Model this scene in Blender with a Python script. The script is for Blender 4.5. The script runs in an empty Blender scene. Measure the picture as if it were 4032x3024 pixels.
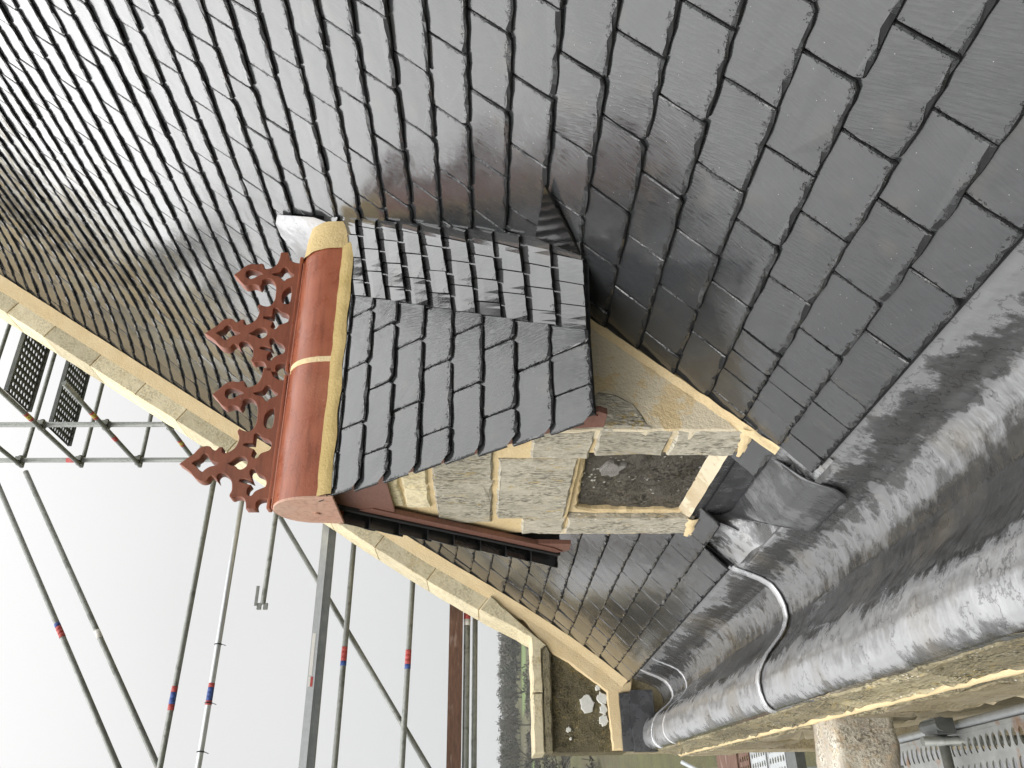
import bpy, bmesh, math, random
from math import sin, cos, tan, radians, pi, atan2, sqrt
from mathutils import Vector, Matrix, noise
random.seed(7)
scene = bpy.context.scene
COL = scene.collection
R = random.random
def U(a, b): return a + (b - a) * random.random()

# ------------------------------------------------------------------ camera
# origin = the photographer's eye; +Y along the eaves, +X up the roof, +Z up.
cam = bpy.data.cameras.new('Camera'); camo = bpy.data.objects.new('Camera', cam); COL.objects.link(camo)
YAW, PIT = radians(29.0), radians(1.75)
F = Vector((sin(YAW) * cos(PIT), cos(YAW) * cos(PIT), -sin(PIT)))
Rt = Vector((cos(YAW), -sin(YAW), 0)); Dn = -(Rt.cross(F))
camo.matrix_world = Matrix(((Dn.x, Rt.x, -F.x, 0), (Dn.y, Rt.y, -F.y, 0), (Dn.z, Rt.z, -F.z, 0), (0, 0, 0, 1)))
cam.sensor_width = 36.0; cam.lens = 36.0 * 3261 / 4032
cam.clip_start = 0.05; cam.clip_end = 3000
scene.camera = camo
scene.render.resolution_x, scene.render.resolution_y = 1024, 768
# ------------------------------------------------------------------ sky
SUN_EL, SUN_AZ = radians(46), radians(236)        # soft veiled sun behind and to the left of the camera
w = bpy.data.worlds.new('World'); scene.world = w; w.use_nodes = True
nt = w.node_tree; nt.nodes.clear()
def N(t, k, **kw):
    n = t.nodes.new(k)
    for a, b in kw.items(): setattr(n, a, b)
    return n
wo = N(nt, 'ShaderNodeOutputWorld'); bg = N(nt, 'ShaderNodeBackground')
sky = N(nt, 'ShaderNodeTexSky'); sky.sky_type = 'NISHITA'; sky.sun_disc = False
sky.sun_elevation = SUN_EL; sky.sun_rotation = SUN_AZ; sky.air_density = 1.0; sky.dust_density = 6.0
hs = N(nt, 'ShaderNodeHueSaturation'); hs.inputs['Saturation'].default_value = 0.08
# overcast layer, brightened steeply above the view to make the slates shine
geo = N(nt, 'ShaderNodeTexCoord'); sep = N(nt, 'ShaderNodeSeparateXYZ')
mr = N(nt, 'ShaderNodeMapRange'); mr.inputs['From Min'].default_value = -0.02; mr.inputs['From Max'].default_value = 1.0
ramp = N(nt, 'ShaderNodeValToRGB')
ramp.color_ramp.elements[0].position = 0.0; ramp.color_ramp.elements[0].color = (0.62, 0.63, 0.63, 1)
ramp.color_ramp.elements[1].position = 1.0; ramp.color_ramp.elements[1].color = (2.8, 2.81, 2.83, 1)
for p_, c_ in ((0.35, 0.72), (0.50, 0.86), (0.62, 1.35), (0.72, 2.3), (0.80, 2.8)):
    e = ramp.color_ramp.elements.new(p_); e.color = (c_, c_, c_ * 0.995, 1)
cl = N(nt, 'ShaderNodeTexNoise'); cl.inputs['Scale'].default_value = 1.6; cl.inputs['Detail'].default_value = 4
clr = N(nt, 'ShaderNodeMapRange'); clr.inputs['To Min'].default_value = 0.95; clr.inputs['To Max'].default_value = 1.05
mulc = N(nt, 'ShaderNodeMixRGB', blend_type='MULTIPLY'); mulc.inputs[0].default_value = 1
sc = N(nt, 'ShaderNodeMixRGB', blend_type='MULTIPLY'); sc.inputs[0].default_value = 1; sc.inputs[2].default_value = (0.1, 0.1, 0.1, 1)
mixs = N(nt, 'ShaderNodeMixRGB'); mixs.inputs[0].default_value = 0.9
L = nt.links.new
L(geo.outputs['Generated'], sep.inputs[0]); L(sep.outputs['Z'], mr.inputs['Value']); L(mr.outputs[0], ramp.inputs[0])
L(geo.outputs['Generated'], cl.inputs['Vector']); L(cl.outputs['Fac'], clr.inputs['Value'])
L(ramp.outputs[0], mulc.inputs[1]); L(clr.outputs[0], mulc.inputs[2])
L(sky.outputs[0], hs.inputs['Color']); L(hs.outputs[0], sc.inputs[1])
L(sc.outputs[0], mixs.inputs[1]); L(mulc.outputs[0], mixs.inputs[2])
L(mixs.outputs[0], bg.inputs['Color']); bg.inputs['Strength'].default_value = 1.0
L(bg.outputs[0], wo.inputs['Surface'])
sun = bpy.data.lights.new('sun', 'SUN'); sun.energy = 0.9; sun.angle = radians(42); sun.color = (1, 0.97, 0.92)
suno = bpy.data.objects.new('sun', sun); COL.objects.link(suno)
sd = Vector((sin(SUN_AZ) * cos(SUN_EL), cos(SUN_AZ) * cos(SUN_EL), sin(SUN_EL)))
suno.rotation_euler = sd.to_track_quat('Z', 'Y').to_euler()
scene.view_settings.view_transform = 'Standard'; scene.view_settings.look = 'None'
scene.view_settings.exposure = 0.30; scene.view_settings.gamma = 1.0; scene.view_settings.use_curve_mapping = False

scene.cycles.max_bounces = 4; scene.cycles.diffuse_bounces = 2; scene.cycles.glossy_bounces = 2; scene.cycles.transmission_bounces = 2; scene.cycles.volume_bounces = 0
scene.cycles.use_adaptive_sampling = True; scene.cycles.adaptive_threshold = 0.02
scene.cycles.caustics_reflective = False; scene.cycles.caustics_refractive = False
# ------------------------------------------------------------------ helpers
def thing(name, label, cat, loc=(0, 0, 0), group=None, kind=None):
    o = bpy.data.objects.new(name, None); COL.objects.link(o); o.location = loc; o.empty_display_size = 0.1
    if label: o['label'] = label
    if cat: o['category'] = cat
    if group: o['group'] = group
    if kind: o['kind'] = kind
    return o
def wloc(p):
    v = Vector((0, 0, 0))
    while p is not None:
        v = v + (p.location if p.type == 'EMPTY' else Vector((0, 0, 0))); p = p.parent
    return v
def setpar(o, parent):
    if parent is None: return
    o.parent = parent
    root = parent
    off = Vector((0, 0, 0))
    p = parent
    while p is not None:
        if p.type == 'EMPTY': off += p.location
        p = p.parent
    # meshes carry world coordinates; empties are translated
    o.matrix_parent_inverse = Matrix.Translation(-off) if parent.type == 'EMPTY' else Matrix.Identity(4)
def mk(name, me, mat, parent=None, smooth=False, **props):
    o = bpy.data.objects.new(name, me); COL.objects.link(o)
    if mat is not None and not me.materials: me.materials.append(mat)
    if smooth: me.shade_smooth()
    setpar(o, parent)
    for k, v in props.items(): o[k] = v
    return o
def mesh(name, V, Fc, mat, parent=None, smooth=False, **props):
    me = bpy.data.meshes.new(name); me.from_pydata([tuple(v) for v in V], [], Fc); me.validate(); me.update()
    bm = bmesh.new(); bm.from_mesh(me); bmesh.ops.recalc_face_normals(bm, faces=bm.faces); bm.to_mesh(me); bm.free()
    return mk(name, me, mat, parent, smooth, **props)
class MB:
    def __init__(s): s.v = []; s.f = []
    def add(s, V, Fc):
        n = len(s.v); s.v += [tuple(v) for v in V]; s.f += [tuple(i + n for i in f) for f in Fc]; return s
    def box(s, a, b):
        x0, y0, z0 = a; x1, y1, z1 = b
        return s.add([(x0,y0,z0),(x1,y0,z0),(x1,y1,z0),(x0,y1,z0),(x0,y0,z1),(x1,y0,z1),(x1,y1,z1),(x0,y1,z1)],
                     [(0,3,2,1),(4,5,6,7),(0,1,5,4),(1,2,6,5),(2,3,7,6),(3,0,4,7)])
    def tube(s, a, b, r, n=14, r2=None):
        a, b = Vector(a), Vector(b); d = (b - a).normalized()
        q = d.to_track_quat('Z', 'Y').to_matrix(); r2 = r if r2 is None else r2
        V = []
        for p, rr in ((a, r), (b, r2)):
            for i in range(n):
                t = 2 * pi * i / n; V.append(p + q @ Vector((rr * cos(t), rr * sin(t), 0)))
        Fc = [(i, (i + 1) % n, n + (i + 1) % n, n + i) for i in range(n)] + [tuple(range(n))[::-1], tuple(range(n, 2 * n))]
        return s.add(V, Fc)
    def build(s, name, mat, parent=None, smooth=False, **props): return mesh(name, s.v, s.f, mat, parent, smooth, **props)
def tube_mesh(name, a, b, r, mat, parent, n=16, **props):
    o = MB().tube(a, b, r, n).build(name, mat, parent, False, **props)
    for p in o.data.polygons: p.use_smooth = len(p.vertices) == 4
    return o
def resample(poly, seg, jit):
    out = []
    n = len(poly)
    for i in range(n):
        a = Vector(poly[i]); b = Vector(poly[(i + 1) % n]); l = (b - a).length
        k = max(1, int(l / seg)); d = (b - a) / l if l > 0 else Vector((0, 0)); nn = Vector((-d.y, d.x))
        for j in range(k):
            p = a + (b - a) * (j / k) + nn * U(-jit, jit) + (d * U(-jit, jit) if j else Vector((0, 0)))
            out.append(p)
    return out
def prism(name, poly, to3, depth, mat, parent, bevel=0.008, seg=0.06, jit=0.003, rough=0.0, **props):
    """solid block: poly in a plane, to3(u,v,d) -> 3D (d = depth behind the visible face), rounded edge"""
    P = resample(poly, seg, jit); n = len(P)
    area = sum(P[i].x * P[(i+1) % n].y - P[(i+1) % n].x * P[i].y for i in range(n))
    if area < 0: P.reverse()
    ins = []
    for i in range(n):
        d1 = (P[i] - P[i-1]).normalized(); d2 = (P[(i+1) % n] - P[i]).normalized()
        nn = (Vector((-d1.y, d1.x)) + Vector((-d2.y, d2.x)))
        nn = nn.normalized() if nn.length > 1e-6 else Vector((0, 0))
        ins.append(P[i] + nn * bevel * U(0.7, 1.4))
    V = [to3(p.x, p.y, depth) for p in P] + [to3(p.x, p.y, bevel) for p in P] + [to3(p.x, p.y, U(-rough, rough)) for p in ins]
    Fc = [tuple(range(n))[::-1]]
    for r_ in range(2):
        for i in range(n): Fc.append((r_*n + i, r_*n + (i+1) % n, (r_+1)*n + (i+1) % n, (r_+1)*n + i))
    Fc.append(tuple(range(2*n, 3*n)))
    return mesh(name, V, Fc, mat, parent, False, **props)
def grid(nu, nv, fn):
    V = [fn(i / nu, j / nv) for j in range(nv + 1) for i in range(nu + 1)]
    Fc = [(j*(nu+1)+i, j*(nu+1)+i+1, (j+1)*(nu+1)+i+1, (j+1)*(nu+1)+i) for j in range(nv) for i in range(nu)]
    return V, Fc
def sm(x, a, b):
    t = min(1, max(0, (x - a) / (b - a))); return t * t * (3 - 2 * t)
def lerp(a, b, t): return a + (b - a) * t
def pl(x, xs, ys):
    if x <= xs[0]: return ys[0]
    for i in range(len(xs) - 1):
        if x <= xs[i+1]: return lerp(ys[i], ys[i+1], (x - xs[i]) / (xs[i+1] - xs[i]))
    return ys[-1]

# ------------------------------------------------------------------ materials
def mat_new(name):
    m = bpy.data.materials.new(name); m.use_nodes = True; t = m.node_tree
    b = t.nodes['Principled BSDF']; return m, t, b
def nz(t, vec, scale, detail=4, rough=0.55, dist=0.0):
    n = N(t, 'ShaderNodeTexNoise'); n.inputs['Scale'].default_value = scale; n.inputs['Detail'].default_value = detail
    n.inputs['Roughness'].default_value = rough; n.inputs['Distortion'].default_value = dist
    if vec is not None: t.links.new(vec, n.inputs['Vector'])
    return n.outputs['Fac']
def mrange(t, v, a, b, c=0.0, d=1.0):
    n = N(t, 'ShaderNodeMapRange'); n.inputs['From Min'].default_value = a; n.inputs['From Max'].default_value = b
    n.inputs['To Min'].default_value = c; n.inputs['To Max'].default_value = d; t.links.new(v, n.inputs['Value']); return n.outputs[0]
def mixc(t, f, a, b, mode='MIX'):
    n = N(t, 'ShaderNodeMixRGB', blend_type=mode)
    for i, x in ((0, f), (1, a), (2, b)):
        if isinstance(x, (int, float)): n.inputs[i].default_value = x
        elif isinstance(x, tuple): n.inputs[i].default_value = (*x, 1)
        else: t.links.new(x, n.inputs[i])
    return n.outputs[0]
def math_(t, op, a, b=0.0):
    n = N(t, 'ShaderNodeMath', operation=op)
    for i, x in ((0, a), (1, b)):
        if isinstance(x, (int, float)): n.inputs[i].default_value = x
        else: t.links.new(x, n.inputs[i])
    return n.outputs[0]
def mapping(t, vec, scale=(1, 1, 1), rot=(0, 0, 0)):
    n = N(t, 'ShaderNodeMapping'); n.inputs['Scale'].default_value = scale; n.inputs['Rotation'].default_value = rot
    t.links.new(vec, n.inputs['Vector']); return n.outputs[0]
def bump(t, h, dist, strength=1.0, nrm=None):
    n = N(t, 'ShaderNodeBump'); n.inputs['Distance'].default_value = dist; n.inputs['Strength'].default_value = strength
    t.links.new(h, n.inputs['Height'])
    if nrm is not None: t.links.new(nrm, n.inputs['Normal'])
    return n.outputs['Normal']
def objco(t): return N(t, 'ShaderNodeTexCoord').outputs['Object']
def geoco(t): return N(t, 'ShaderNodeNewGeometry').outputs['Position']
def voro(t, vec, scale, feature='F1', out='Distance'):
    n = N(t, 'ShaderNodeTexVoronoi', feature=feature); n.inputs['Scale'].default_value = scale
    t.links.new(vec, n.inputs['Vector']); return n.outputs[out]

def make_slate(name, c0, c1, rough0, rough1, bd=0.0022):
    m, t, b = mat_new(name); lk = t.links.new
    uv = N(t, 'ShaderNodeUVMap').outputs[0]
    at = N(t, 'ShaderNodeAttribute', attribute_name='rnd').outputs['Fac']
    oi = N(t, 'ShaderNodeObjectInfo').outputs['Random']
    rn = math_(t, 'FRACT', math_(t, 'ADD', at, oi))
    off = N(t, 'ShaderNodeCombineXYZ'); lk(math_(t, 'MULTIPLY', rn, 57.0), off.inputs[0]); lk(math_(t, 'MULTIPLY', rn, 91.0), off.inputs[1])
    va = N(t, 'ShaderNodeVectorMath', operation='ADD'); lk(uv, va.inputs[0]); lk(off.outputs[0], va.inputs[1]); v = va.outputs[0]
    ang = N(t, 'ShaderNodeVectorRotate', rotation_type='Z_AXIS'); lk(v, ang.inputs['Vector'])
    lk(math_(t, 'MULTIPLY', math_(t, 'SUBTRACT', rn, 0.5), 0.7), ang.inputs['Angle'])
    g = nz(t, mapping(t, ang.outputs[0], (36, 4.5, 1)), 3.0, 5, 0.66)
    und = nz(t, v, 6.0, 1, 0.5)
    su = N(t, 'ShaderNodeSeparateXYZ'); lk(uv, su.inputs[0])
    ed = math_(t, 'MINIMUM', math_(t, 'MULTIPLY', math_(t, 'MINIMUM', su.outputs[0], math_(t, 'SUBTRACT', 0.35, su.outputs[0])), 1.7), su.outputs[1])
    fl = nz(t, v, 38.0, 4, 0.72)
    edm = mrange(t, math_(t, 'ADD', ed, mrange(t, fl, 0.38, 0.72, 0.010, -0.038)), 0.0, 0.004)
    h = math_(t, 'ADD', math_(t, 'ADD', math_(t, 'MULTIPLY', g, 0.13), math_(t, 'MULTIPLY', mrange(t, g, 0.44, 0.56), 0.045)), math_(t, 'ADD', math_(t, 'MULTIPLY', und, 1.5), math_(t, 'MULTIPLY', edm, 2.4)))
    nn = bump(t, h, bd, 0.8); lk(nn, b.inputs['Normal']); lk(nn, b.inputs['Coat Normal'])
    col = mixc(t, mrange(t, g, 0.36, 0.66), c0, tuple(x * 1.2 for x in c1))
    col = mixc(t, mrange(t, rn, 0, 1, 0, 0.75), col, tuple(x * 1.35 for x in c1))
    col = mixc(t, mrange(t, und, 0.6, 0.8, 0, 0.3), col, (0.09, 0.08, 0.06))
    col = mixc(t, edm, tuple(x * 0.75 for x in c0), col)
    ln = math_(t, 'MULTIPLY', math_(t, 'MULTIPLY', edm, math_(t, 'SUBTRACT', 1.0, edm)), 3.6); col = mixc(t, ln, col, (0.006, 0.006, 0.006))
    sp = voro(t, v, 30.0); col = mixc(t, mrange(t, sp, 0.025, 0.04, 0.8, 0), col, (0.5, 0.5, 0.47))
    lk(col, b.inputs['Base Color'])
    lk(mrange(t, math_(t, 'ADD', fl, math_(t, 'MULTIPLY', rn, 0.3)), 0.35, 0.9, rough0, rough1), b.inputs['Roughness'])
    b.inputs['IOR'].default_value = 1.5
    b.inputs['Coat Weight'].default_value = 1.0; b.inputs['Coat Roughness'].default_value = 0.03; b.inputs['Coat IOR'].default_value = 1.33
    return m
M_SLATE = make_slate('slate', (0.017, 0.018, 0.019), (0.030, 0.031, 0.0325), 0.05, 0.11)
M_SLATEV = make_slate('slate_sawn', (0.026, 0.027, 0.027), (0.046, 0.047, 0.047), 0.05, 0.12, 0.0006)
def make_stone(name, cols, dark=(0.07, 0.06, 0.045), darkamt=0.5, white=0.35, yellow=0.3, bumpd=0.012, sc=1.0, stretch=(1, 1, 1)):
    m, t, b = mat_new(name); lk = t.links.new
    p = mapping(t, geoco(t), tuple(s * sc for s in stretch))
    n0 = nz(t, p, 3.5, 6, 0.6); n1 = nz(t, p, 17, 5, 0.65); n2 = nz(t, p, 60, 4, 0.65); n3 = nz(t, p, 170, 2, 0.6)
    col = mixc(t, mrange(t, n0, 0.3, 0.7), cols[0], cols[1])
    col = mixc(t, mrange(t, n1, 0.5, 0.72, 0, 0.8), col, cols[2])
    dk = math_(t, 'MULTIPLY', mrange(t, n2, 0.44 , 0.60), mrange(t, nz(t, p, 7, 4, 0.6), 0.40, 0.58))
    col = mixc(t, math_(t, 'MULTIPLY', dk, darkamt), col, dark)
    yl = math_(t, 'MULTIPLY', mrange(t, nz(t, p, 24, 3, 0.6, 1.0), 0.57, 0.63), mrange(t, nz(t, p, 5.3, 3), 0.46, 0.6))
    col = mixc(t, math_(t, 'MULTIPLY', yl, yellow), col, (0.52, 0.36, 0.08))
    wv = voro(t, p, 48.0); wm = math_(t, 'MULTIPLY', mrange(t, math_(t, 'ADD', wv, mrange(t, n3, 0, 1, -0.12, 0.12)), 0.17, 0.24, 1, 0), mrange(t, nz(t, p, 8, 3), 0.48, 0.6))
    col = mixc(t, math_(t, 'MULTIPLY', wm, white), col, (0.78, 0.76, 0.68))
    hv = N(t, 'ShaderNodeHueSaturation'); lk(col, hv.inputs['Color']); lk(mrange(t, N(t, 'ShaderNodeObjectInfo').outputs['Random'], 0, 1, 0.78, 1.18), hv.inputs['Value']); lk(mrange(t, n0, 0.35, 0.65, 0.75, 1.1), hv.inputs['Saturation'])
    lk(hv.outputs[0], b.inputs['Base Color'])
    b.inputs['Roughness'].default_value = 0.85; b.inputs['Specular IOR Level'].default_value = 0.25
    h = math_(t, 'ADD', math_(t, 'MULTIPLY', n1, 0.7), math_(t, 'MULTIPLY', n2, 0.45))
    lk(bump(t, h, bumpd * 1.3, 1.0), b.inputs['Normal']); return m
M_STONE = make_stone('lichened limestone', ((0.52, 0.46, 0.34), (0.66, 0.62, 0.52), (0.31, 0.28, 0.215)), darkamt=0.75, white=0.9, yellow=0.7, bumpd=0.013, stretch=(1.3, 1.3, 0.55), dark=(0.05, 0.045, 0.035))
M_STONED = make_stone('dark weathered stone', ((0.10, 0.085, 0.062), (0.19, 0.17, 0.14), (0.055, 0.045, 0.034)), darkamt=0.85, white=0.9, yellow=0.08, bumpd=0.03, dark=(0.02, 0.017, 0.012), sc=0.6)
M_COPE = make_stone('coping limestone', ((0.76, 0.64, 0.36), (0.80, 0.72, 0.52), (0.64, 0.52, 0.31)), darkamt=0.45, white=0.25, yellow=0.3, bumpd=0.006, dark=(0.2, 0.17, 0.12), sc=0.7)
M_MOSS = make_stone('mossy stone', ((0.13, 0.105, 0.045), (0.20, 0.17, 0.10), (0.07, 0.06, 0.025)), darkamt=0.75, white=0.35, yellow=0.35, bumpd=0.02, dark=(0.03, 0.028, 0.016))
M_CORN = make_stone('cornice stone', ((0.26, 0.21, 0.10), (0.46, 0.41, 0.28), (0.12, 0.10, 0.055)), darkamt=0.85, white=0.7, yellow=0.45, bumpd=0.018, dark=(0.035, 0.03, 0.02), stretch=(1, 0.6, 2.2))
M_WALL = make_stone('wall stone', ((0.40, 0.33, 0.20), (0.34, 0.29, 0.19), (0.24, 0.19, 0.13)), darkamt=0.5, white=0.1, yellow=0.2, bumpd=0.012, stretch=(1, 0.5, 1.6))

def make_mortar(name, c0, c1, blot=0.0):
    m, t, b = mat_new(name); lk = t.links.new; p = geoco(t)
    n0 = nz(t, p, 5, 5, 0.6); n1 = nz(t, p, 70, 4, 0.6); n2 = nz(t, p, 300, 2)
    col = mixc(t, mrange(t, n0, 0.3, 0.7), c0, c1)
    col = mixc(t, mrange(t, n1, 0.45, 0.75, 0, 0.25), col, tuple(x * 0.7 for x in c0))
    if blot:
        bl = mrange(t, math_(t, 'ADD', math_(t, 'MULTIPLY', nz(t, p, 16, 4, 0.6), 0.5), math_(t, 'MULTIPLY', nz(t, p, 2.6, 2), 0.8)), 0.60, 0.64)
        col = mixc(t, math_(t, 'MULTIPLY', bl, blot), col, (0.80, 0.71, 0.54))
    lk(col, b.inputs['Base Color']); b.inputs['Roughness'].default_value = 0.95; b.inputs['Specular IOR Level'].default_value = 0.15
    lk(bump(t, math_(t, 'ADD', math_(t, 'MULTIPLY', n0, 2.0), n1), 0.006, 0.9), b.inputs['Normal']); return m
M_MORT = make_mortar('sand lime mortar', (0.78, 0.60, 0.34), (0.82, 0.66, 0.41))
M_MORTC = make_mortar('sand lime mortar blotched', (0.78, 0.60, 0.34), (0.82, 0.66, 0.41), 0.9)
M_MORTD = make_mortar('bedding mortar', (0.40, 0.30, 0.12), (0.50, 0.38, 0.18))

def make_terracotta(name, c0, c1, rough):
    m, t, b = mat_new(name); lk = t.links.new; p = geoco(t)
    n0 = nz(t, p, 6, 5, 0.6); n1 = nz(t, p, 120, 3, 0.6); n2 = nz(t, mapping(t, p, (1, 8, 8)), 5, 4)
    col = mixc(t, mrange(t, n0, 0.3, 0.7), c0, c1)
    col = mixc(t, mrange(t, n2, 0.48, 0.72, 0, 0.6), col, tuple(x * 0.55 for x in c0))
    col = mixc(t, mrange(t, nz(t, p, 2.2, 3), 0.5, 0.7, 0, 0.35), col, (c1[0] * 1.05, c1[1] * 1.5, c1[2] * 1.7))
    col = mixc(t, mrange(t, nz(t, p, 45, 2), 0.72, 0.76, 0, 0.5), col, (0.45, 0.33, 0.25))
    lk(col, b.inputs['Base Color']); lk(mrange(t, n0, 0.3, 0.7, rough - 0.06, rough + 0.12), b.inputs['Roughness'])
    lk(bump(t, math_(t, 'ADD', math_(t, 'MULTIPLY', n0, 1.5), n1), 0.0016, 0.8), b.inputs['Normal']); return m
M_TERRA = make_terracotta('glazed terracotta', (0.27, 0.070, 0.031), (0.36, 0.112, 0.054), 0.27)
M_CREST = make_terracotta('terracotta crest', (0.20, 0.058, 0.030), (0.28, 0.088, 0.045), 0.46)
M_CAP = make_terracotta('pale clay', (0.50, 0.27, 0.19), (0.56, 0.36, 0.27), 0.7)

def make_lead(name, darkc, palec, r0, r1, ripple=0.5, bands=None, metal=0.25):
    m, t, b = mat_new(name); lk = t.links.new; p = geoco(t)
    rp = nz(t, mapping(t, p, (2.0, 4.0, 2.0)), 3.2, 4, 0.5); rp2 = nz(t, mapping(t, p, (3, 14, 3)), 2.5, 2, 0.6)
    jag = nz(t, mapping(t, p, (3.5, 4.5, 3.5)), 2.2, 5, 0.68); big = nz(t, p, 1.9, 4, 0.6)
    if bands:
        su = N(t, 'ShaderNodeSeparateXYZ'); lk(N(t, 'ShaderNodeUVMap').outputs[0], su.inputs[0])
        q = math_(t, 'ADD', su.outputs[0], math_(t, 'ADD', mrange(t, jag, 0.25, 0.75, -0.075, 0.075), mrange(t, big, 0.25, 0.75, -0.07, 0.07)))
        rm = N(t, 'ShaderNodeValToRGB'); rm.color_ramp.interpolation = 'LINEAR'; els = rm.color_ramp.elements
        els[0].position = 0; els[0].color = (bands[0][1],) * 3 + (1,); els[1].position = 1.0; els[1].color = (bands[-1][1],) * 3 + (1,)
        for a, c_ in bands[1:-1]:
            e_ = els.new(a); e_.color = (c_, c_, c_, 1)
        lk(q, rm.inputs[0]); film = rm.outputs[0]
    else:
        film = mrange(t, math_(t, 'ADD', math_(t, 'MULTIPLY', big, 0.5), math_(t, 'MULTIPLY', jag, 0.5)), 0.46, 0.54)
    col = mixc(t, film, darkc, palec)
    tide = math_(t, 'ADD', math_(t, 'MULTIPLY', big, 0.75), math_(t, 'MULTIPLY', jag, 0.25))
    vein = mrange(t, math_(t, 'ABSOLUTE', math_(t, 'SUBTRACT', math_(t, 'FRACT', math_(t, 'MULTIPLY', tide, 9.0)), 0.5)), 0.0, 0.06, 0.6, 0)
    col = mixc(t, vein, col, tuple(x * 0.5 for x in darkc))
    col = mixc(t, mrange(t, big, 0.55, 0.7, 0, 0.5), col, tuple(a * b_ for a, b_ in zip(palec, (0.55, 0.47, 0.36))))
    lk(col, b.inputs['Base Color']); b.inputs['Metallic'].default_value = metal; b.inputs['IOR'].default_value = 1.7
    lk(mrange(t, film, 0, 1, r0, r1), b.inputs['Roughness'])
    hh = math_(t, 'ADD', math_(t, 'MULTIPLY', rp, 1.0), math_(t, 'MULTIPLY', rp2, 0.12))
    lk(bump(t, hh, 0.02, ripple), b.inputs['Normal'])
    return m
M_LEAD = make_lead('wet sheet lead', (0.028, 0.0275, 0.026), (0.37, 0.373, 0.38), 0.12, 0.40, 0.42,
                   [(0, .65), (0.11, .65), (0.14, 0.15), (0.24, 0.08), (0.27, 0.5), (0.33, 0.4), (0.37, 0.1), (0.60, 0.0), (0.635, 0.6), (0.68, 0.9), (0.74, 0.55), (0.80, 0.9), (0.87, 0.85), (0.905, 0.3), (0.94, 0.1), (1, 0.1)])  # bands: wet and dry lead, with roof and sky reflections put into the tones
M_LEADP = make_lead('patchy sheet lead', (0.085, 0.085, 0.084), (0.36, 0.365, 0.37), 0.14, 0.38, 0.4)
M_LEADD = make_lead('dark sheet lead', (0.062, 0.063, 0.067), (0.10, 0.101, 0.107), 0.18, 0.34, 0.3)
M_LEADA = make_lead('apron lead', (0.075, 0.076, 0.079), (0.15, 0.151, 0.155), 0.14, 0.26, 0.35)
M_LEADR = make_lead('polished lead roll', (0.50, 0.51, 0.52), (0.62, 0.62, 0.63), 0.22, 0.34, 0.15, None, 0.5)
M_SADDLE = make_lead('dull new lead', (0.33, 0.33, 0.34), (0.42, 0.42, 0.43), 0.35, 0.5, 0.4)

def make_simple(name, c0, c1, rough=0.6, metal=0.0, scale=20, stretch=(1, 1, 1), bd=0.001, spot=None):
    m, t, b = mat_new(name); lk = t.links.new; p = mapping(t, geoco(t), stretch)
    n0 = nz(t, p, scale, 5, 0.65); n1 = nz(t, p, scale * 5, 3)
    col = mixc(t, mrange(t, n0, 0.3, 0.7), c0, c1)
    if spot: col = mixc(t, mrange(t, nz(t, p, scale * 0.4, 4), 0.58, 0.66, 0, 0.8), col, spot)
    lk(col, b.inputs['Base Color']); b.inputs['Roughness'].default_value = rough; b.inputs['Metallic'].default_value = metal
    lk(bump(t, n1, bd, 0.8), b.inputs['Normal']); return m
M_BARGE = make_simple('stained barge board', (0.17, 0.075, 0.055), (0.235, 0.11, 0.08), 0.55, 0, 14, (2, 2, 6), 0.002)
M_UNDER = make_simple('roof deck', (0.02, 0.02, 0.022), (0.03, 0.03, 0.032), 0.8)
M_GALV = make_simple('galvanised tube', (0.21, 0.22, 0.20), (0.30, 0.31, 0.29), 0.5, 0.5, 22, (1, 1, 1), 0.001, (0.14, 0.145, 0.13))
M_GALVL = make_simple('bright galvanised steel', (0.48, 0.50, 0.51), (0.58, 0.60, 0.60), 0.4, 0.6, 14)
M_DECK = make_simple('galvanised deck', (0.30, 0.31, 0.30), (0.42, 0.43, 0.42), 0.45, 0.5, 12, (1, 1, 1), 0.001, (0.30, 0.16, 0.08))
M_DECKD = make_simple('dull deck steel', (0.10, 0.11, 0.105), (0.15, 0.155, 0.15), 0.6, 0.4, 12)
M_BOARD = make_simple('weathered board', (0.075, 0.035, 0.022), (0.15, 0.08, 0.05), 0.8, 0, 6, (1.2, 6, 6), 0.003, (0.24, 0.17, 0.14))
M_BLACK = make_simple('black cable tie', (0.012, 0.012, 0.012), (0.02, 0.02, 0.02), 0.5)
M_RED = make_simple('red sticker', (0.40, 0.05, 0.045), (0.50, 0.09, 0.08), 0.5)
M_BLUE = make_simple('blue sticker', (0.03, 0.07, 0.26), (0.05, 0.10, 0.34), 0.5)
M_WHITE = make_simple('white sticker', (0.72, 0.70, 0.66), (0.80, 0.78, 0.74), 0.6)
M_YELL = make_simple('yellow sticker', (0.45, 0.36, 0.06), (0.55, 0.44, 0.08), 0.6)
M_LICH = make_simple('white lichen', (0.70, 0.69, 0.62), (0.82, 0.81, 0.76), 0.95, 0, 60, (1, 1, 1), 0.004)
M_LIME = make_stone('limewashed stone', ((0.16, 0.11, 0.06), (0.80, 0.76, 0.66), (0.50, 0.36, 0.22)), darkamt=0.75, white=0.5, yellow=0.2, bumpd=0.016, sc=1.1)

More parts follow.
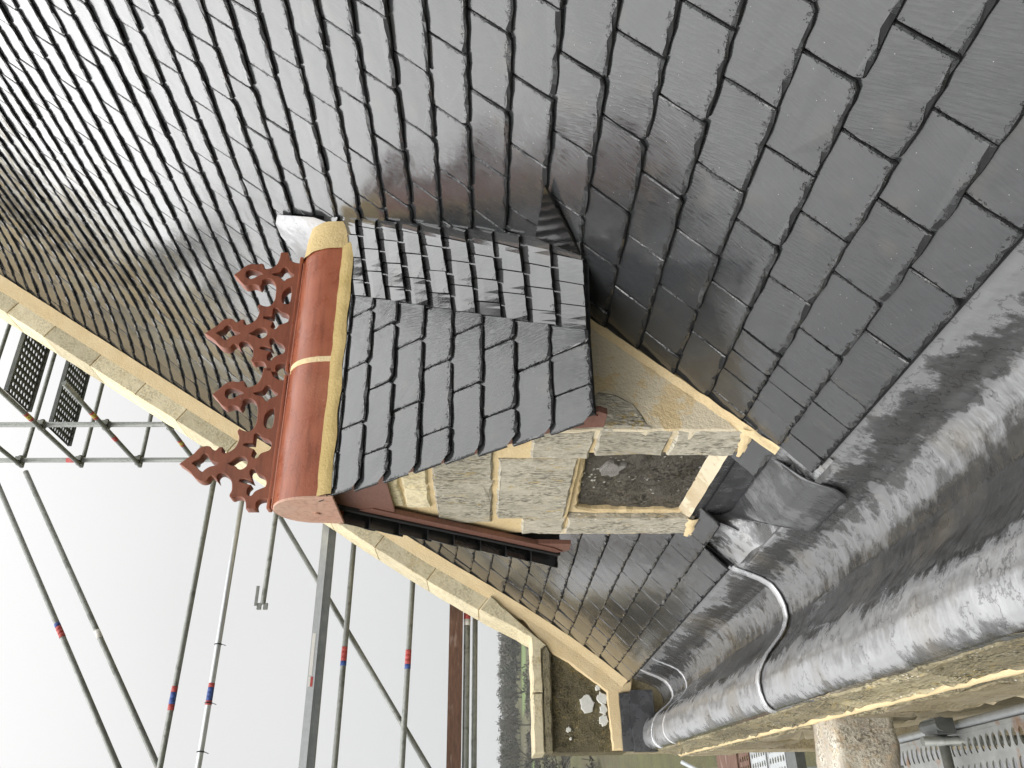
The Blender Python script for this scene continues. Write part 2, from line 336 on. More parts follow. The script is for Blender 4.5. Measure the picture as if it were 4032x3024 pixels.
# ------------------------------------------------------------------ setting: ground, fields
GZ = -12.0
def make_ground():
    m, t, b = mat_new('winter pasture'); lk = t.links.new; p = geoco(t)
    n0 = nz(t, p, 0.05, 5, 0.6); n1 = nz(t, p, 0.6, 5, 0.65); n2 = nz(t, p, 4.0, 4, 0.65)
    col = mixc(t, mrange(t, n0, 0.35, 0.65), (0.075, 0.065, 0.03), (0.10, 0.105, 0.035))
    col = mixc(t, mrange(t, n1, 0.45, 0.7, 0, 0.7), col, (0.045, 0.04, 0.022))
    col = mixc(t, mrange(t, n2, 0.55, 0.75, 0, 0.7), col, (0.13, 0.11, 0.05))
    lk(col, b.inputs['Base Color']); b.inputs['Roughness'].default_value = 1.0
    lk(bump(t, n2, 0.3, 0.8), b.inputs['Normal']); return m
V, Fc = grid(120, 120, lambda u, v: (lerp(-690, 690, u), lerp(-490, 690, v), GZ - 0.07 * max(0, sqrt(lerp(-690, 690, u) ** 2 + lerp(-490, 690, v) ** 2) - 400)))
mesh('ground', V, Fc, make_ground(), kind='structure', label='rough brown green winter pasture far below the roof', category='ground')
M_FIELD = make_simple('green field', (0.09, 0.13, 0.04), (0.12, 0.165, 0.05), 1.0, 0, 0.05, (1, 1, 1), 0.05)
V, Fc = grid(20, 6, lambda u, v: (lerp(36, 84, u) + 3 * noise.noise((u * 5, v * 3, 0)), lerp(262, 296, v) + 2 * noise.noise((u * 4, 1.5, v)), GZ + 0.05))
mesh('field', V, Fc, M_FIELD, kind='structure', label='bright green field strip below the far wood', category='field')
V, Fc = grid(12, 4, lambda u, v: (lerp(8, 20, u), lerp(225, 262, v) + 2 * noise.noise((u * 4, 9.5, v)), GZ + 0.05))
mesh('field', V, Fc, M_FIELD, kind='structure', label='second green field strip left of the kneeler stone', category='field')

M_TWIG = make_simple('winter twigs', (0.050, 0.046, 0.034), (0.080, 0.074, 0.052), 1.0, 0, 0.3)
M_EVER = make_simple('dark evergreen', (0.030, 0.042, 0.028), (0.055, 0.065, 0.040), 1.0, 0, 0.3)
def crown_quads(mb, c, rx, rz, n, s, up=0.2):
    for _ in range(n):
        while True:
            d = Vector((U(-1, 1), U(-1, 1), U(-1, 1)))
            if d.length < 1: break
        d = d * (0.75 + 0.35 * noise.noise(d * 2.1 + Vector(c) * 0.37))
        q = Vector(c) + Vector((d.x * rx, d.y * rx, d.z * rz))
        a = Vector((U(-1, 1), U(-1, 1), U(-1, 1) + up)).normalized() * s * U(0.6, 1.5)
        b = Vector((U(-1, 1), U(-1, 1), U(-1, 1))).normalized() * s * U(0.12, 0.3)
        mb.add([q - a - b, q + a - b, q + a + b, q - a + b], [(0, 1, 2, 3)])
# far wood that reads as one mass
wood = MB(); woodd = MB()
for i in range(300):
    ang = radians(U(-4, 24)); d = U(300, 390)
    x, y = d * sin(ang), d * cos(ang); h = U(5.2, 7.6) + (d - 300) * 0.01
    mb_ = woodd if R() < 0.3 else wood
    crown_quads(mb_, (x, y, GZ + h * 0.55), U(3, 5.5), h * 0.5, 150, 0.75)
    mb_.tube((x, y, GZ), (x, y, GZ + h * 0.6), 0.2, 5)
for i in range(160):   # scrub and hedges nearer
    ang = radians(U(-3, 24)); d = U(95, 255)
    x, y = d * sin(ang), d * cos(ang)
    if 250 < y < 300 and 30 < x < 90: continue
    h = U(0.6, 2.4)
    crown_quads(wood, (x, y, GZ + h * 0.5), U(2.0, 5), h * 0.55, 90, 0.5)
wood.build('woodland', M_TWIG, None, label='misty brown leafless wood along the horizon', category='wood', kind='stuff')
woodd.build('woodland', M_EVER, None, label='dark evergreen patches within the misty wood', category='wood', kind='stuff')
def bare_tree(name, base, h, label, seedn):
    random.seed(seedn)
    t = thing(name, label, 'tree', base, group=None)
    tr = MB(); tw = MB()
    def br(p, d, l, r, k):
        q = p + d * l
        (tr if k < 2 else tw).tube(p, q, r, 6 if k < 2 else 3, r * 0.62)
        if k >= 5: return
        for _ in range(3 if k else 4):
            nd = (d * 1.0 + Vector((U(-1, 1), U(-1, 1), U(-0.35, 0.8))) * 0.85).normalized()
            br(q - d * l * U(0, 0.35), nd, l * U(0.6, 0.8), r * 0.6, k + 1)
    br(Vector(base), Vector((0, 0, 1)), h * 0.3, h * 0.022, 0)
    tr.build('trunk', M_TWIG, t); tw.build('crown', M_TWIG, t)
for k, (ang, d, h, lb) in enumerate(((4.6, 180, 12.5, 'tall bare tree rising over the skyline left of the kneeler'),
                                     (8.6, 235, 10.5, 'bare tree with upright dark trunk on the skyline'),
                                     (6.6, 240, 10.2, 'rounded bare tree poking above the far wood'),
                                     (13.5, 150, 6.2, 'bare tree in front of the bright green field'),
                                     (11.6, 165, 6.4, 'spreading bare tree left of the bright green field'),
                                     (16.2, 170, 6.8, 'bare tree half hidden by the sloping coping'))):
    bare_tree('bare_tree', (d * sin(radians(ang)), d * cos(radians(ang)), GZ), h, lb, 40 + k)
random.seed(11)

# ------------------------------------------------------------------ main roof surface
EX, EZ = 1.399, -1.429
YG = 8.6
_T = [i * 0.02 for i in range(800)]; _PX = []; _PZ = []
x_, z_ = EX, EZ
for t_ in _T:
    _PX.append(x_); _PZ.append(z_); a_ = radians(pl(t_, [0, 1, 2.4, 4], [48.5, 50, 54, 57]))
    x_ += cos(a_) * 0.02; z_ += sin(a_) * 0.02
def prof(t):
    if t < 0: return EX + t * cos(radians(48.5)), EZ + t * sin(radians(48.5)), radians(48.5)
    i = min(int(t / 0.02), 797); f = t / 0.02 - i
    return lerp(_PX[i], _PX[i+1], f), lerp(_PZ[i], _PZ[i+1], f), radians(pl(t, [0, 1, 2.4, 4], [48.5, 50, 54, 57]))
def t_at_z(z):
    for i in range(799):
        if _PZ[i+1] >= z: return _T[i] + 0.02 * (z - _PZ[i]) / (_PZ[i+1] - _PZ[i])
def lift(t, y):      # the slating sweeps up towards the gable
    s = max(0, (y - 7.0) / 1.6); return 0.24 * sm(t, 0.0, 3.0) * s * s
def roofP(t, y, n=0.0):
    x, z, a = prof(t); nn = n + lift(t, y)
    return Vector((x - sin(a) * nn, y, z + cos(a) * nn))

M_SLATEE = make_simple('shade-dark slate edge', (0.010, 0.010, 0.011), (0.018, 0.018, 0.018), 0.9, 0, 40)  # near-black: shade on the down-facing edges and gaps put into the colour
# slate mesh variants: x across (0..0.35), y up the slope, z out
SW, SL, STH = 0.35, 0.25, 0.014
def slate_mesh(name, seed, w=SW, l=SL, th=STH, nb=7, ns=4, chip=1.0, mat=None):
    random.seed(seed)
    g = 0.0035
    P = []
    cl_, cr_ = (U(0.004, 0.022) * chip if R() < 0.5 else 0.002), (U(0.004, 0.022) * chip if R() < 0.5 else 0.002)
    P.append((g + cl_ * U(.6, 1.2), U(0, .003)))
    for i in range(1, nb): P.append((lerp(g + cl_, w - g - cr_, i / nb), U(-0.0035, 0.0035) * chip))
    P.append((w - g - cr_, U(0, .003)))
    P.append((w - g, cr_ * U(.8, 1.6)))
    for i in range(1, ns): P.append((w - g + U(-0.002, 0.002) * chip, lerp(cr_, l, i / ns)))
    P.append((w - g, l)); P.append((g, l))
    for i in range(1, ns): P.append((g + U(-0.002, 0.002) * chip, lerp(l, cl_, i / ns)))
    P.append((g, cl_ * U(.8, 1.6)))
    n = len(P); cx, cy = w / 2, l / 2
    V = []
    for (x, y) in P: V.append((x, y, 0))
    for (x, y) in P: V.append((x, y + (U(-.002, .003) if y < .03 else 0), th * U(0.45, 0.8)))
    for (x, y) in P:
        b_ = (U(0.003, 0.009) if R() < 0.6 else U(0.008, 0.022)) * chip
        bs_ = min(b_, U(0.002, 0.006)); xx = x + (bs_ if x < 0.03 else (-bs_ if x > w - 0.03 else 0)); yy = y + (b_ if y < 0.03 else 0)
        V.append((xx, yy, th + U(-0.0006, 0.0006)))
    Fc = []
    for k in range(2):
        for i in range(n): Fc.append((k*n+i, k*n+(i+1) % n, (k+1)*n+(i+1) % n, (k+1)*n+i))
    Fc.append(tuple(range(2*n, 3*n)))
    me = bpy.data.meshes.new(name); me.from_pydata(V, [], Fc); me.update()
    uvl = me.uv_layers.new(name='UVMap')
    for lp in me.loops:
        v = me.vertices[lp.vertex_index].co; uvl.data[lp.index].uv = (v.x * 0.35 / w, v.y)
    if mat:
        me.materials.append(mat); me.materials.append(M_SLATEE)
        for i_ in range(2 * n):
            if i_ < n or (i_ - n <= nb and R() < 0.5): me.polygons[i_].material_index = 1
    return me
SM = [slate_mesh('slate', 100 + i, mat=M_SLATE) for i in range(14)]
random.seed(21)
ROWS = {0:[1.669,1.992,2.338,2.683,2.853,2.98,3.142,3.279],1:[1.484,1.825,2.179,2.522,2.783,2.91,3.068,3.26],2:[1.322,1.673,2.021,2.364,2.711,2.86,3.01,3.2],
3:[1.507,1.859,2.203,2.556],4:[1.709,2.065,2.407,2.761],5:[1.539,1.887,2.238],6:[1.741,2.093,2.455],7:[1.928,2.287],8:[1.76,2.135,2.476,2.865],9:[1.952,2.308,2.673],
10:[2.144,2.507,2.875],11:[2.332,2.695,3.091],12:[2.162,2.526,2.897,3.28],13:[2.352,2.716,3.1]}
TR = [0.0,0.179,0.369,0.554,0.74,0.94,1.131,1.328,1.529,1.729,1.934,2.133,2.326,2.525]
while TR[-1] < 11.8: TR.append(TR[-1] + 0.2)
# dormer constants
YR = 3.98; DSL = 1.466
def dz(y): return 0.765 + (min(y, 2 * YR - y) - 3.81) * DSL      # slate plane of the dormer
def yvalley(z): return 3.81 + (z - 0.765) / DSL
def in_dormer(t, y):
    x, z, a = prof(t)
    yy = min(y, 2 * YR - y)
    if t < 0.17: return 3.285 < y < 4.72
    if z < -0.46: return yy > 3.40
    return yy > yvalley(z) + 0.10 and z < 1.15
Mv = [Vector((2.262, 2.79, -0.42)), Vector((3.212, 3.762, 0.849))]       # valley edge on the main roof
Dv = [Vector((1.905, 2.985, -0.44)), Vector((2.665, 3.80, 0.755))]   # valley edge on the dormer slope
slates = []
for k, t in enumerate(TR[:-1]):
    g_ = TR[k+1] - t
    J = list(ROWS.get(k, []))
    if not J: J = [2.352 + (0.178 if (k - 13) % 2 else 0) + U(-0.02, 0.02)]
    while J[0] > -1.6: J.insert(0, J[0] - 0.352 + U(-0.012, 0.012))
    while J[-1] < YG: J.append(J[-1] + 0.352 + U(-0.014, 0.014))
    if J[-1] > YG + 0.1: J[-1] = YG + 0.05
    for a, b in zip(J[:-1], J[1:]):
        if b - a < 0.03: continue
        m_ = (a + b) / 2
        if in_dormer(t, a + 0.02) and in_dormer(t, b - 0.02): continue
        if k == 0 and a < 4.72 < b: a = 4.73
        if k == 0 and 3.285 < m_ < 4.72: continue
        slates.append((k, t, a, b, g_))
def slate_mat(t, a, b, g_):
    # frame of one slate: bottom edge lifted over the course below
    tl = g_ + 0.045
    n0 = 0.021 + U(-0.003, 0.006); n1 = 0.004
    w = b - a
    p00 = roofP(t, a, n0 + U(-.002, .003)); p10 = roofP(t, b, n0 + U(-.002, .003)); p01 = roofP(t + tl, a, n1)
    ex = (p10 - p00) / SW; ey = (p01 - p00) / SL; ez = ex.cross(ey).normalized()
    # camera-independent: out of the roof
    M_ = Matrix(((ex.x, ey.x, ez.x, p00.x), (ex.y, ey.y, ez.y, p00.y), (ex.z, ey.z, ez.z, p00.z), (0, 0, 0, 1)))
    return M_
# y runs to the left seen from outside, so ex x ey points inward: mirror with -y
def slate_mat_fix(t, a, b, g_):
    tl = g_ + 0.045; n0 = 0.0145 + U(-0.001, 0.004); n1 = -0.004
    p00 = roofP(t, b, n0 + U(-.001, .006)); p10 = roofP(t, a, n0 + U(-.001, .006)); p01 = roofP(t + tl, b, n1)
    ex = (p10 - p00) / SW; ey = (p01 - p00) / SL; ez = ex.cross(ey).normalized()
    return Matrix(((ex.x, ey.x, ez.x, p00.x), (ex.y, ey.y, ez.y, p00.y), (ex.z, ey.z, ez.z, p00.z), (0, 0, 0, 1)))
def project(P):
    d = P.dot(F)
    if d < 0.2: return None
    return (P.dot(Dn) / d * 3261 / 2016, P.dot(Rt) / d * 3261 / 1512, d)   # image x,y in -1..1
ROOF = thing('slate_roof', 'large main roof of wet grey slates sloping up from the lead gutter', 'roof', (EX, 3, EZ))
V, Fc = grid(30, 60, lambda u, v: roofP(lerp(0.30, 12, v), lerp(-1.9, YG + 0.02, u), -0.02))
mesh('roof_deck', V, Fc, M_UNDER, ROOF)
for ya, yb in ((-1.9, 3.27), (4.74, YG + 0.02)):
    V, Fc = grid(20, 4, lambda u, v: roofP(lerp(-0.01, 0.302, v), lerp(ya, yb, u), -0.02)); mesh('eaves_deck', V, Fc, M_UNDER, ROOF)
cand = []
for s in slates:
    k, t, a, b, g_ = s
    c_ = roofP(t + 0.1, (a + b) / 2); pr = project(c_)
    vis = pr is not None and abs(pr[0]) < 1.08 and abs(pr[1]) < 1.08
    cand.append((0 if vis else 1, c_.length, s))
cand.sort(key=lambda q: (q[0], q[1]))
def bake(me, M_): return [M_ @ v.co for v in me.vertices]
vp_n = None
def clip_near(co_list, faces, plane_co, plane_no, name, uvsrc):
    pass
sv, sf, suv, srnd, smi = [], [], [], [], []
valley_dir = (Mv[1] - Mv[0]).normalized()
rn_ = Vector((-sin(radians(52)), 0, cos(radians(52))))
cut_no = valley_dir.cross(rn_).normalized()
if cut_no.y < 0: cut_no = -cut_no             # points to the dormer side (+y)
def mirY(v): return Vector((v.x, 2 * YR - v.y, v.z))
cnt = 0
for vis, dist, s in cand:
    k, t, a, b, g_ = s
    M_ = slate_mat_fix(t, a, b, g_)
    me = random.choice(SM)
    xm, zm, _ = prof(t)
    cut = None
    if zm > -0.50 and zm < 1.05:
        tl = g_ + 0.045
        cs = [roofP(t, a), roofP(t, b), roofP(t + tl, a), roofP(t + tl, b)]
        dd = [(c_ - Mv[0]).dot(cut_no) for c_ in cs]
        if a < YR:
            if min(dd) > 0: continue
            if max(dd) > 0: cut = 1
        else:
            dd = [(mirY(c_) - Mv[0]).dot(cut_no) for c_ in cs]
            if min(dd) > 0: continue
            if max(dd) > 0: cut = 2
    if cut:
        bm = bmesh.new(); bm.from_mesh(me); bm.transform(M_)
        pc, pn = (Mv[0], cut_no) if cut == 1 else (mirY(Mv[0]), Vector((cut_no.x, -cut_no.y, cut_no.z)))
        bmesh.ops.bisect_plane(bm, geom=bm.verts[:] + bm.edges[:] + bm.faces[:], plane_co=pc, plane_no=pn, clear_outer=True)
        m2 = bpy.data.meshes.new('slate'); bm.to_mesh(m2); bm.free()
        if len(m2.polygons) == 0: continue
        m2.materials.clear(); m2.materials.append(M_SLATE); m2.materials.append(M_SLATEE)
        mk('slate', m2, None, ROOF); cnt += 1; continue
    if cnt < 298 and vis == 0:
        o = bpy.data.objects.new('slate', me); COL.objects.link(o); o.parent = ROOF
        o.matrix_parent_inverse = Matrix.Translation(-ROOF.location); o.matrix_basis = M_; cnt += 1
    else:
        n_ = len(sv); vs = bake(me, M_); sv += vs; rv = R()
        for p in me.polygons:
            sf.append(tuple(i + n_ for i in p.vertices)); srnd.append(rv); smi.append(p.material_index)
            for li in p.loop_indices: suv.append(tuple(me.uv_layers[0].data[li].uv))
me = bpy.data.meshes.new('slates_above'); me.from_pydata(sv, [], sf); me.update()
uvl = me.uv_layers.new(name='UVMap')
for i, q in enumerate(suv): uvl.data[i].uv = q
at_ = me.attributes.new('rnd', 'FLOAT', 'FACE'); at_.data.foreach_set('value', srnd)
me.materials.append(M_SLATE); me.materials.append(M_SLATEE); me.polygons.foreach_set('material_index', smi)
mk('slates_above', me, None, ROOF, kind='stuff')
random.seed(33)

# ------------------------------------------------------------------ dormer
DX0, DX1 = 1.475, 3.3        # verge and back of the dormer roof
XF, YC = 1.582, 3.28         # stone front, cheek
DORM = thing('roof_dormer', 'small gabled stone dormer with slate roof and red crested ridge', 'dormer', (XF, YR, -1.3))
# --- slopes
def dnear(x, s, n, side=1):   # s = slope length up from eave, n = normal offset
    ln = sqrt(1 + DSL * DSL); y0 = 2.985
    y = y0 + s / ln; z = dz(y0) + s * DSL / ln
    y -= n * DSL / ln; z += n / ln
    return Vector((x, y if side == 1 else 2 * YR - y, z))
SLOPE = {}
for side in (1, -1):
    P = [dnear(DX0 + 0.06, 0.02, -0.012, side), dnear(2.0, 0.02, -0.012, side), dnear(3.25, 1.72, -0.012, side), dnear(DX0 + 0.06, 1.72, -0.012, side),
         dnear(DX0 + 0.06, 0.02, -0.04, side), dnear(2.0, 0.02, -0.04, side), dnear(3.25, 1.72, -0.04, side), dnear(DX0 + 0.06, 1.72, -0.04, side)]
    SLOPE[side] = mesh('roof_slope', P, [(0,1,2,3),(7,6,5,4),(0,4,5,1),(1,5,6,2),(2,6,7,3),(3,7,4,0)], M_UNDER, DORM,
                       label='slated slope facing the camera' if side == 1 else 'slated slope facing away')
DJ = {0:[1.643,1.845],1:[1.824],2:[1.643,1.998],3:[1.828,2.14],4:[1.647,2.005],5:[1.832,2.186],6:[1.642,2.003,2.349],7:[1.827,2.17,2.5]}
DZ = [-0.447,-0.292,-0.143,0.006,0.149,0.297,0.446,0.585,0.72]
SMD = [slate_mesh('slate', 300 + i, chip=1.1, mat=M_SLATE) for i in range(8)]
random.seed(35)
dv_dir = (Dv[1] - Dv[0]).normalized(); dn_ = Vector((0, -DSL, 1)).normalized()
dcut = dv_dir.cross(dn_).normalized()
if dcut.x < 0: dcut = -dcut
lnD = sqrt(1 + DSL * DSL)
for side in (1, -1):
    for k in range(9):
        z0 = DZ[k]; s0 = (z0 - dz(2.985)) / DSL * lnD
        s1 = s0 + 0.215 if k < 8 else s0 + 0.12
        J = [DX0 + U(-0.006, 0.006)] + DJ.get(k, [1.7, 2.05, 2.4]) 
        while J[-1] < 3.2: J.append(J[-1] + 0.352)
        for a, b in zip(J[:-1], J[1:]):
            n0 = 0.015 + U(-.001, .004); n1 = -0.004
            if side == 1:
                p00 = dnear(b, s0, n0, 1); p10 = dnear(a, s0, n0 + U(-.002, .003), 1); p01 = dnear(b, s1, n1, 1)
            else:
                p00 = dnear(a, s0, n0, -1); p10 = dnear(b, s0, n0, -1); p01 = dnear(a, s1, n1, -1)
            # x along +X seen from the -Y side runs right; keep the normal outward
            ex = (p10 - p00) / SW; ey = (p01 - p00) / SL; ez = ex.cross(ey).normalized()
            out = Vector((0, -DSL * side, 1))
            if ez.dot(out) < 0:
                p00, p10 = p10, p00; p01 = p01 + (p00 - p10)
                ex = (p10 - p00) / SW; ey = (p01 - p00) / SL; ez = ex.cross(ey).normalized()
            M_ = Matrix(((ex.x, ey.x, ez.x, p00.x), (ex.y, ey.y, ez.y, p00.y), (ex.z, ey.z, ez.z, p00.z), (0, 0, 0, 1)))
            me = random.choice(SMD)
            pc = Dv[0] if side == 1 else mirY(Dv[0]); pn = dcut if side == 1 else Vector((dcut.x, -dcut.y, dcut.z))
            dd = [(q - pc).dot(pn) for q in (p00, p10, p01, p01 + p10 - p00)]
            if min(dd) > 0: continue
            if max(dd) > 0 or a < DX0 + 0.02:
                bm = bmesh.new(); bm.from_mesh(me); bm.transform(M_)
                bmesh.ops.bisect_plane(bm, geom=bm.verts[:] + bm.edges[:] + bm.faces[:], plane_co=pc, plane_no=pn, clear_outer=True)
                if a < DX0 + 0.02 and side == 1:   # verge slates have a splayed lower corner
                    bmesh.ops.bisect_plane(bm, geom=bm.verts[:] + bm.edges[:] + bm.faces[:], plane_co=dnear(DX0 - 0.004, s0 + 0.06, 0, side),
                                           plane_no=(dnear(0, s0, 0, side) - dnear(0, s0 + 1, 0, side)) * 0.8 + Vector((-1.0, 0, 0)), clear_outer=True)
                m2 = bpy.data.meshes.new('slate'); bm.to_mesh(m2); bm.free()
                if not m2.polygons: continue
                m2.materials.append(M_SLATE); m2.materials.append(M_SLATEE); mk('slate', m2, None, SLOPE[side])
            else:
                o = bpy.data.objects.new('slate', me); COL.objects.link(o); o.parent = SLOPE[side]; o.matrix_basis = M_
# --- swept valleys of small cut slates
def Vctl(s):
    z = lerp(-0.45, 0.87, s); x, zz, a = prof(t_at_z(z)); return Vector((x, yvalley(z), z))
def vraw(s, w_):
    m_ = Mv[0].lerp(Mv[1], s); d_ = Dv[0].lerp(Dv[1], s); c_ = Vctl(s)
    wt = 1.3; a0, a1, a2 = (1 - w_) ** 2, 2 * wt * w_ * (1 - w_), w_ ** 2
    return (m_ * a0 + c_ * a1 + d_ * a2) / (a0 + a1 + a2)
_arc = [0.0]
for i in range(60): _arc.append(_arc[-1] + (vraw(0.5, (i + 1) / 60) - vraw(0.5, i / 60)).length)
_arc = [a / _arc[-1] for a in _arc]
def vsurf(s, w_, side):
    p = vraw(s, pl(w_, _arc, [i / 60 for i in range(61)]))
    return p if side == 1 else mirY(p)
def vnorm(s, w_, side):
    e_ = 0.01
    a = vsurf(s, min(1, w_ + e_), side) - vsurf(s, max(0, w_ - e_), side); b = vsurf(min(1.1, s + e_), w_, side) - vsurf(s - e_, w_, side)
    n_ = a.cross(b).normalized()
    return n_ if n_.z > 0 else -n_
NV = 10
for side in (1, -1):
    VAL = None
    V = []
    V, Fc = grid(8, 12, lambda u, v: vsurf(lerp(-0.0, 1.0, v), u, side) - vnorm(max(0.01, v), u, side) * 0.012)
    VAL = mesh('valley', V, Fc, M_UNDER, DORM, label='swept valley of small cut slates' if side == 1 else 'far swept valley of small cut slates')
    for j in range(NV + 1):
        s0, s1 = j / NV, min(1.09, (j + 1.18) / NV)
        cuts = [0, 0.14, 0.40, 0.68, 1.0] if j % 2 == 0 else [0, 0.27, 0.54, 0.82, 1.0]
        cuts = [c_ if c_ in (0, 1.0) else c_ + U(-0.012, 0.012) for c_ in cuts]
        for w0, w1 in zip(cuts[:-1], cuts[1:]):
            g = 0.007 if w0 > 0 else 0; nx = 5
            top, bot = [], []; ta, tb = U(-0.005, 0.005), U(0, 0.007)
            for v_, (ss, no) in enumerate(((s0, 0.024 + U(-.003, .006)), (lerp(s0, s1, .5), 0.014), (s1, 0.002))):
                for i in range(nx + 1):
                    wv_ = lerp(w0 + g, w1 - 0.006, i / nx)
                    p = vsurf(ss, wv_, side); n_ = vnorm(max(0.02, ss), min(max(wv_, .02), .98), side)
                    jj = Vector((0, 0, U(-.0015, .0015))) if v_ == 0 else Vector((0, 0, 0))
                    no_ = no + (ta * (i / nx - 0.5) + tb * (1 - v_ / 2)); no, nsv = no_, no
                    top.append(p + n_ * (no + 0.004) + jj); bot.append(p + n_ * (no - 0.009) + jj); no = nsv
            n_ = nx + 1; V = top + bot; o_ = len(top); Fc = []
            for v_ in range(2):
                for i in range(nx):
                    q = (v_*n_+i, v_*n_+i+1, (v_+1)*n_+i+1, (v_+1)*n_+i); Fc.append(q); Fc.append(tuple(o_ + a for a in q[::-1]))
            for i in range(nx): Fc.append((i, o_+i, o_+i+1, i+1))
            for v_ in range(2):
                Fc.append((v_*n_, (v_+1)*n_, o_+(v_+1)*n_, o_+v_*n_)); Fc.append((v_*n_+nx, o_+v_*n_+nx, o_+(v_+1)*n_+nx, (v_+1)*n_+nx))
            o = mesh('slate', V, Fc, M_SLATEV, VAL); o.data.materials.append(M_SLATEE)
            for fi in range(4 * nx, 5 * nx): o.data.polygons[fi].material_index = 1
            uvl = o.data.uv_layers.new(name='UVMap')
            c0 = top[0]; ax = (top[nx] - top[0]).normalized(); ay = (top[2*n_] - top[0]).normalized()
            for lp in o.data.loops:
                d_ = o.data.vertices[lp.vertex_index].co - c0; uvl.data[lp.index].uv = (0.1 + d_.dot(ax), 0.05 + d_.dot(ay))
# long tapered slate at the foot of the valley
def rp(x, y, n):     # roof point by x
    for i in range(799):
        if _PX[i+1] >= x:
            t = _T[i] + 0.02 * (x - _PX[i]) / (_PX[i+1] - _PX[i]); return roofP(t, y, n)
kp = [rp(2.25, 2.85, 0.046), rp(2.385, 2.565, 0.046), rp(2.40, 2.92, 0.046)]
mesh('slate', kp + [q - Vector((-0.006, 0, 0.008)) for q in kp], [(0,1,2),(5,4,3),(0,3,4,1),(1,4,5,2),(2,5,3,0)], M_SLATEV, DORM, label='long tapered slate at the foot of the valley')
wo_ = DORM.children[-1]; uvl = wo_.data.uv_layers.new(name='UVMap')
for lp in wo_.data.loops:
    q_ = wo_.data.vertices[lp.vertex_index].co; uvl.data[lp.index].uv = (q_.y - 2.45, (q_.x - 2.2) * 1.5 + 0.05)

# --- ridge: clay tiles, crest, bedding mortar
def ridge_prof(n=16):
    pts = []
    for i in range(n + 1):
        a = pi - pi * i / n
        pts.append((0.176 * cos(a), 0.835 + 0.235 * sin(a) ** 0.85))
    return [(-0.186, 0.772)] + pts + [(0.186, 0.772)]
def extr(name, prof_, x0, x1, mat, parent, nx=6, skew=0.0, inner=0.022, smooth=True, **props):
    V = []; n = len(prof_)
    for i in range(nx + 1):
        for (y, z) in prof_:
            xx = lerp(x0, x1, i / nx)
            if skew and i == nx: xx += skew * (0.865 + 0.2 - z) 
            if skew and i == 0: xx += skew * (0.865 + 0.2 - z)
            V.append((xx, YR + y, z))
    Fc = [(i*n+k, i*n+k+1, (i+1)*n+k+1, (i+1)*n+k) for i in range(nx) for k in range(n - 1)]
    m_ = len(V)
    V += [(v[0], YR + (v[1] - YR) * 0.86, v[2] - inner) for v in V]
    Fc += [tuple(m_ + i for i in f[::-1]) for f in Fc]
    for k in range(n - 1):
        Fc.append((k, k+1, m_+k+1, m_+k)); Fc.append((nx*n+k, m_+nx*n+k, m_+nx*n+k+1, nx*n+k+1))
    for i in range(nx):
        Fc.append((i*n, m_+i*n, m_+(i+1)*n, (i+1)*n)); Fc.append((i*n+n-1, (i+1)*n+n-1, m_+(i+1)*n+n-1, m_+i*n+n-1))
    o = mesh(name, V, Fc, mat, parent, smooth, **props)
    md = o.modifiers.new('edge', 'EDGE_SPLIT'); md.split_angle = radians(40); return o
OUT = [(3.002,1.115),(3.011,1.141),(3.037,1.168),(3.081,1.18),(3.078,1.217),(3.037,1.219),(2.99,1.232),(2.967,1.257),(2.958,1.284),(2.961,1.302),(2.99,1.311),(2.998,1.321),(2.99,1.343),(2.994,1.381),(2.978,1.411),(2.946,1.439),(2.917,1.467),(2.894,1.443),(2.863,1.418),(2.841,1.387),(2.852,1.357),(2.849,1.334),(2.835,1.311),(2.858,1.303),(2.878,1.305),(2.895,1.28),(2.889,1.252),(2.864,1.228),(2.824,1.214),(2.78,1.211),(2.746,1.211),(2.708,1.225),(2.694,1.245),(2.697,1.273),(2.708,1.297),(2.697,1.302),(2.664,1.289),(2.637,1.29),(2.604,1.301),(2.58,1.324),(2.569,1.354),(2.572,1.366),(2.604,1.372),(2.604,1.383),(2.585,1.401),(2.591,1.419),(2.607,1.435),(2.61,1.458),(2.601,1.483),(2.566,1.509),(2.537,1.544),(2.513,1.569),(2.498,1.546),(2.466,1.506),(2.438,1.48),(2.42,1.447),(2.425,1.421),(2.443,1.411),(2.451,1.399),(2.435,1.379),(2.425,1.369),(2.443,1.374),(2.461,1.365),(2.464,1.344),(2.446,1.315),(2.42,1.294),(2.394,1.286),(2.363,1.284),(2.338,1.291),(2.328,1.279),(2.333,1.265),(2.335,1.239),(2.328,1.221),(2.308,1.207),(2.272,1.199),(2.272,1.153),(2.293,1.158),(2.313,1.15),(2.323,1.125),(2.32,1.085)]
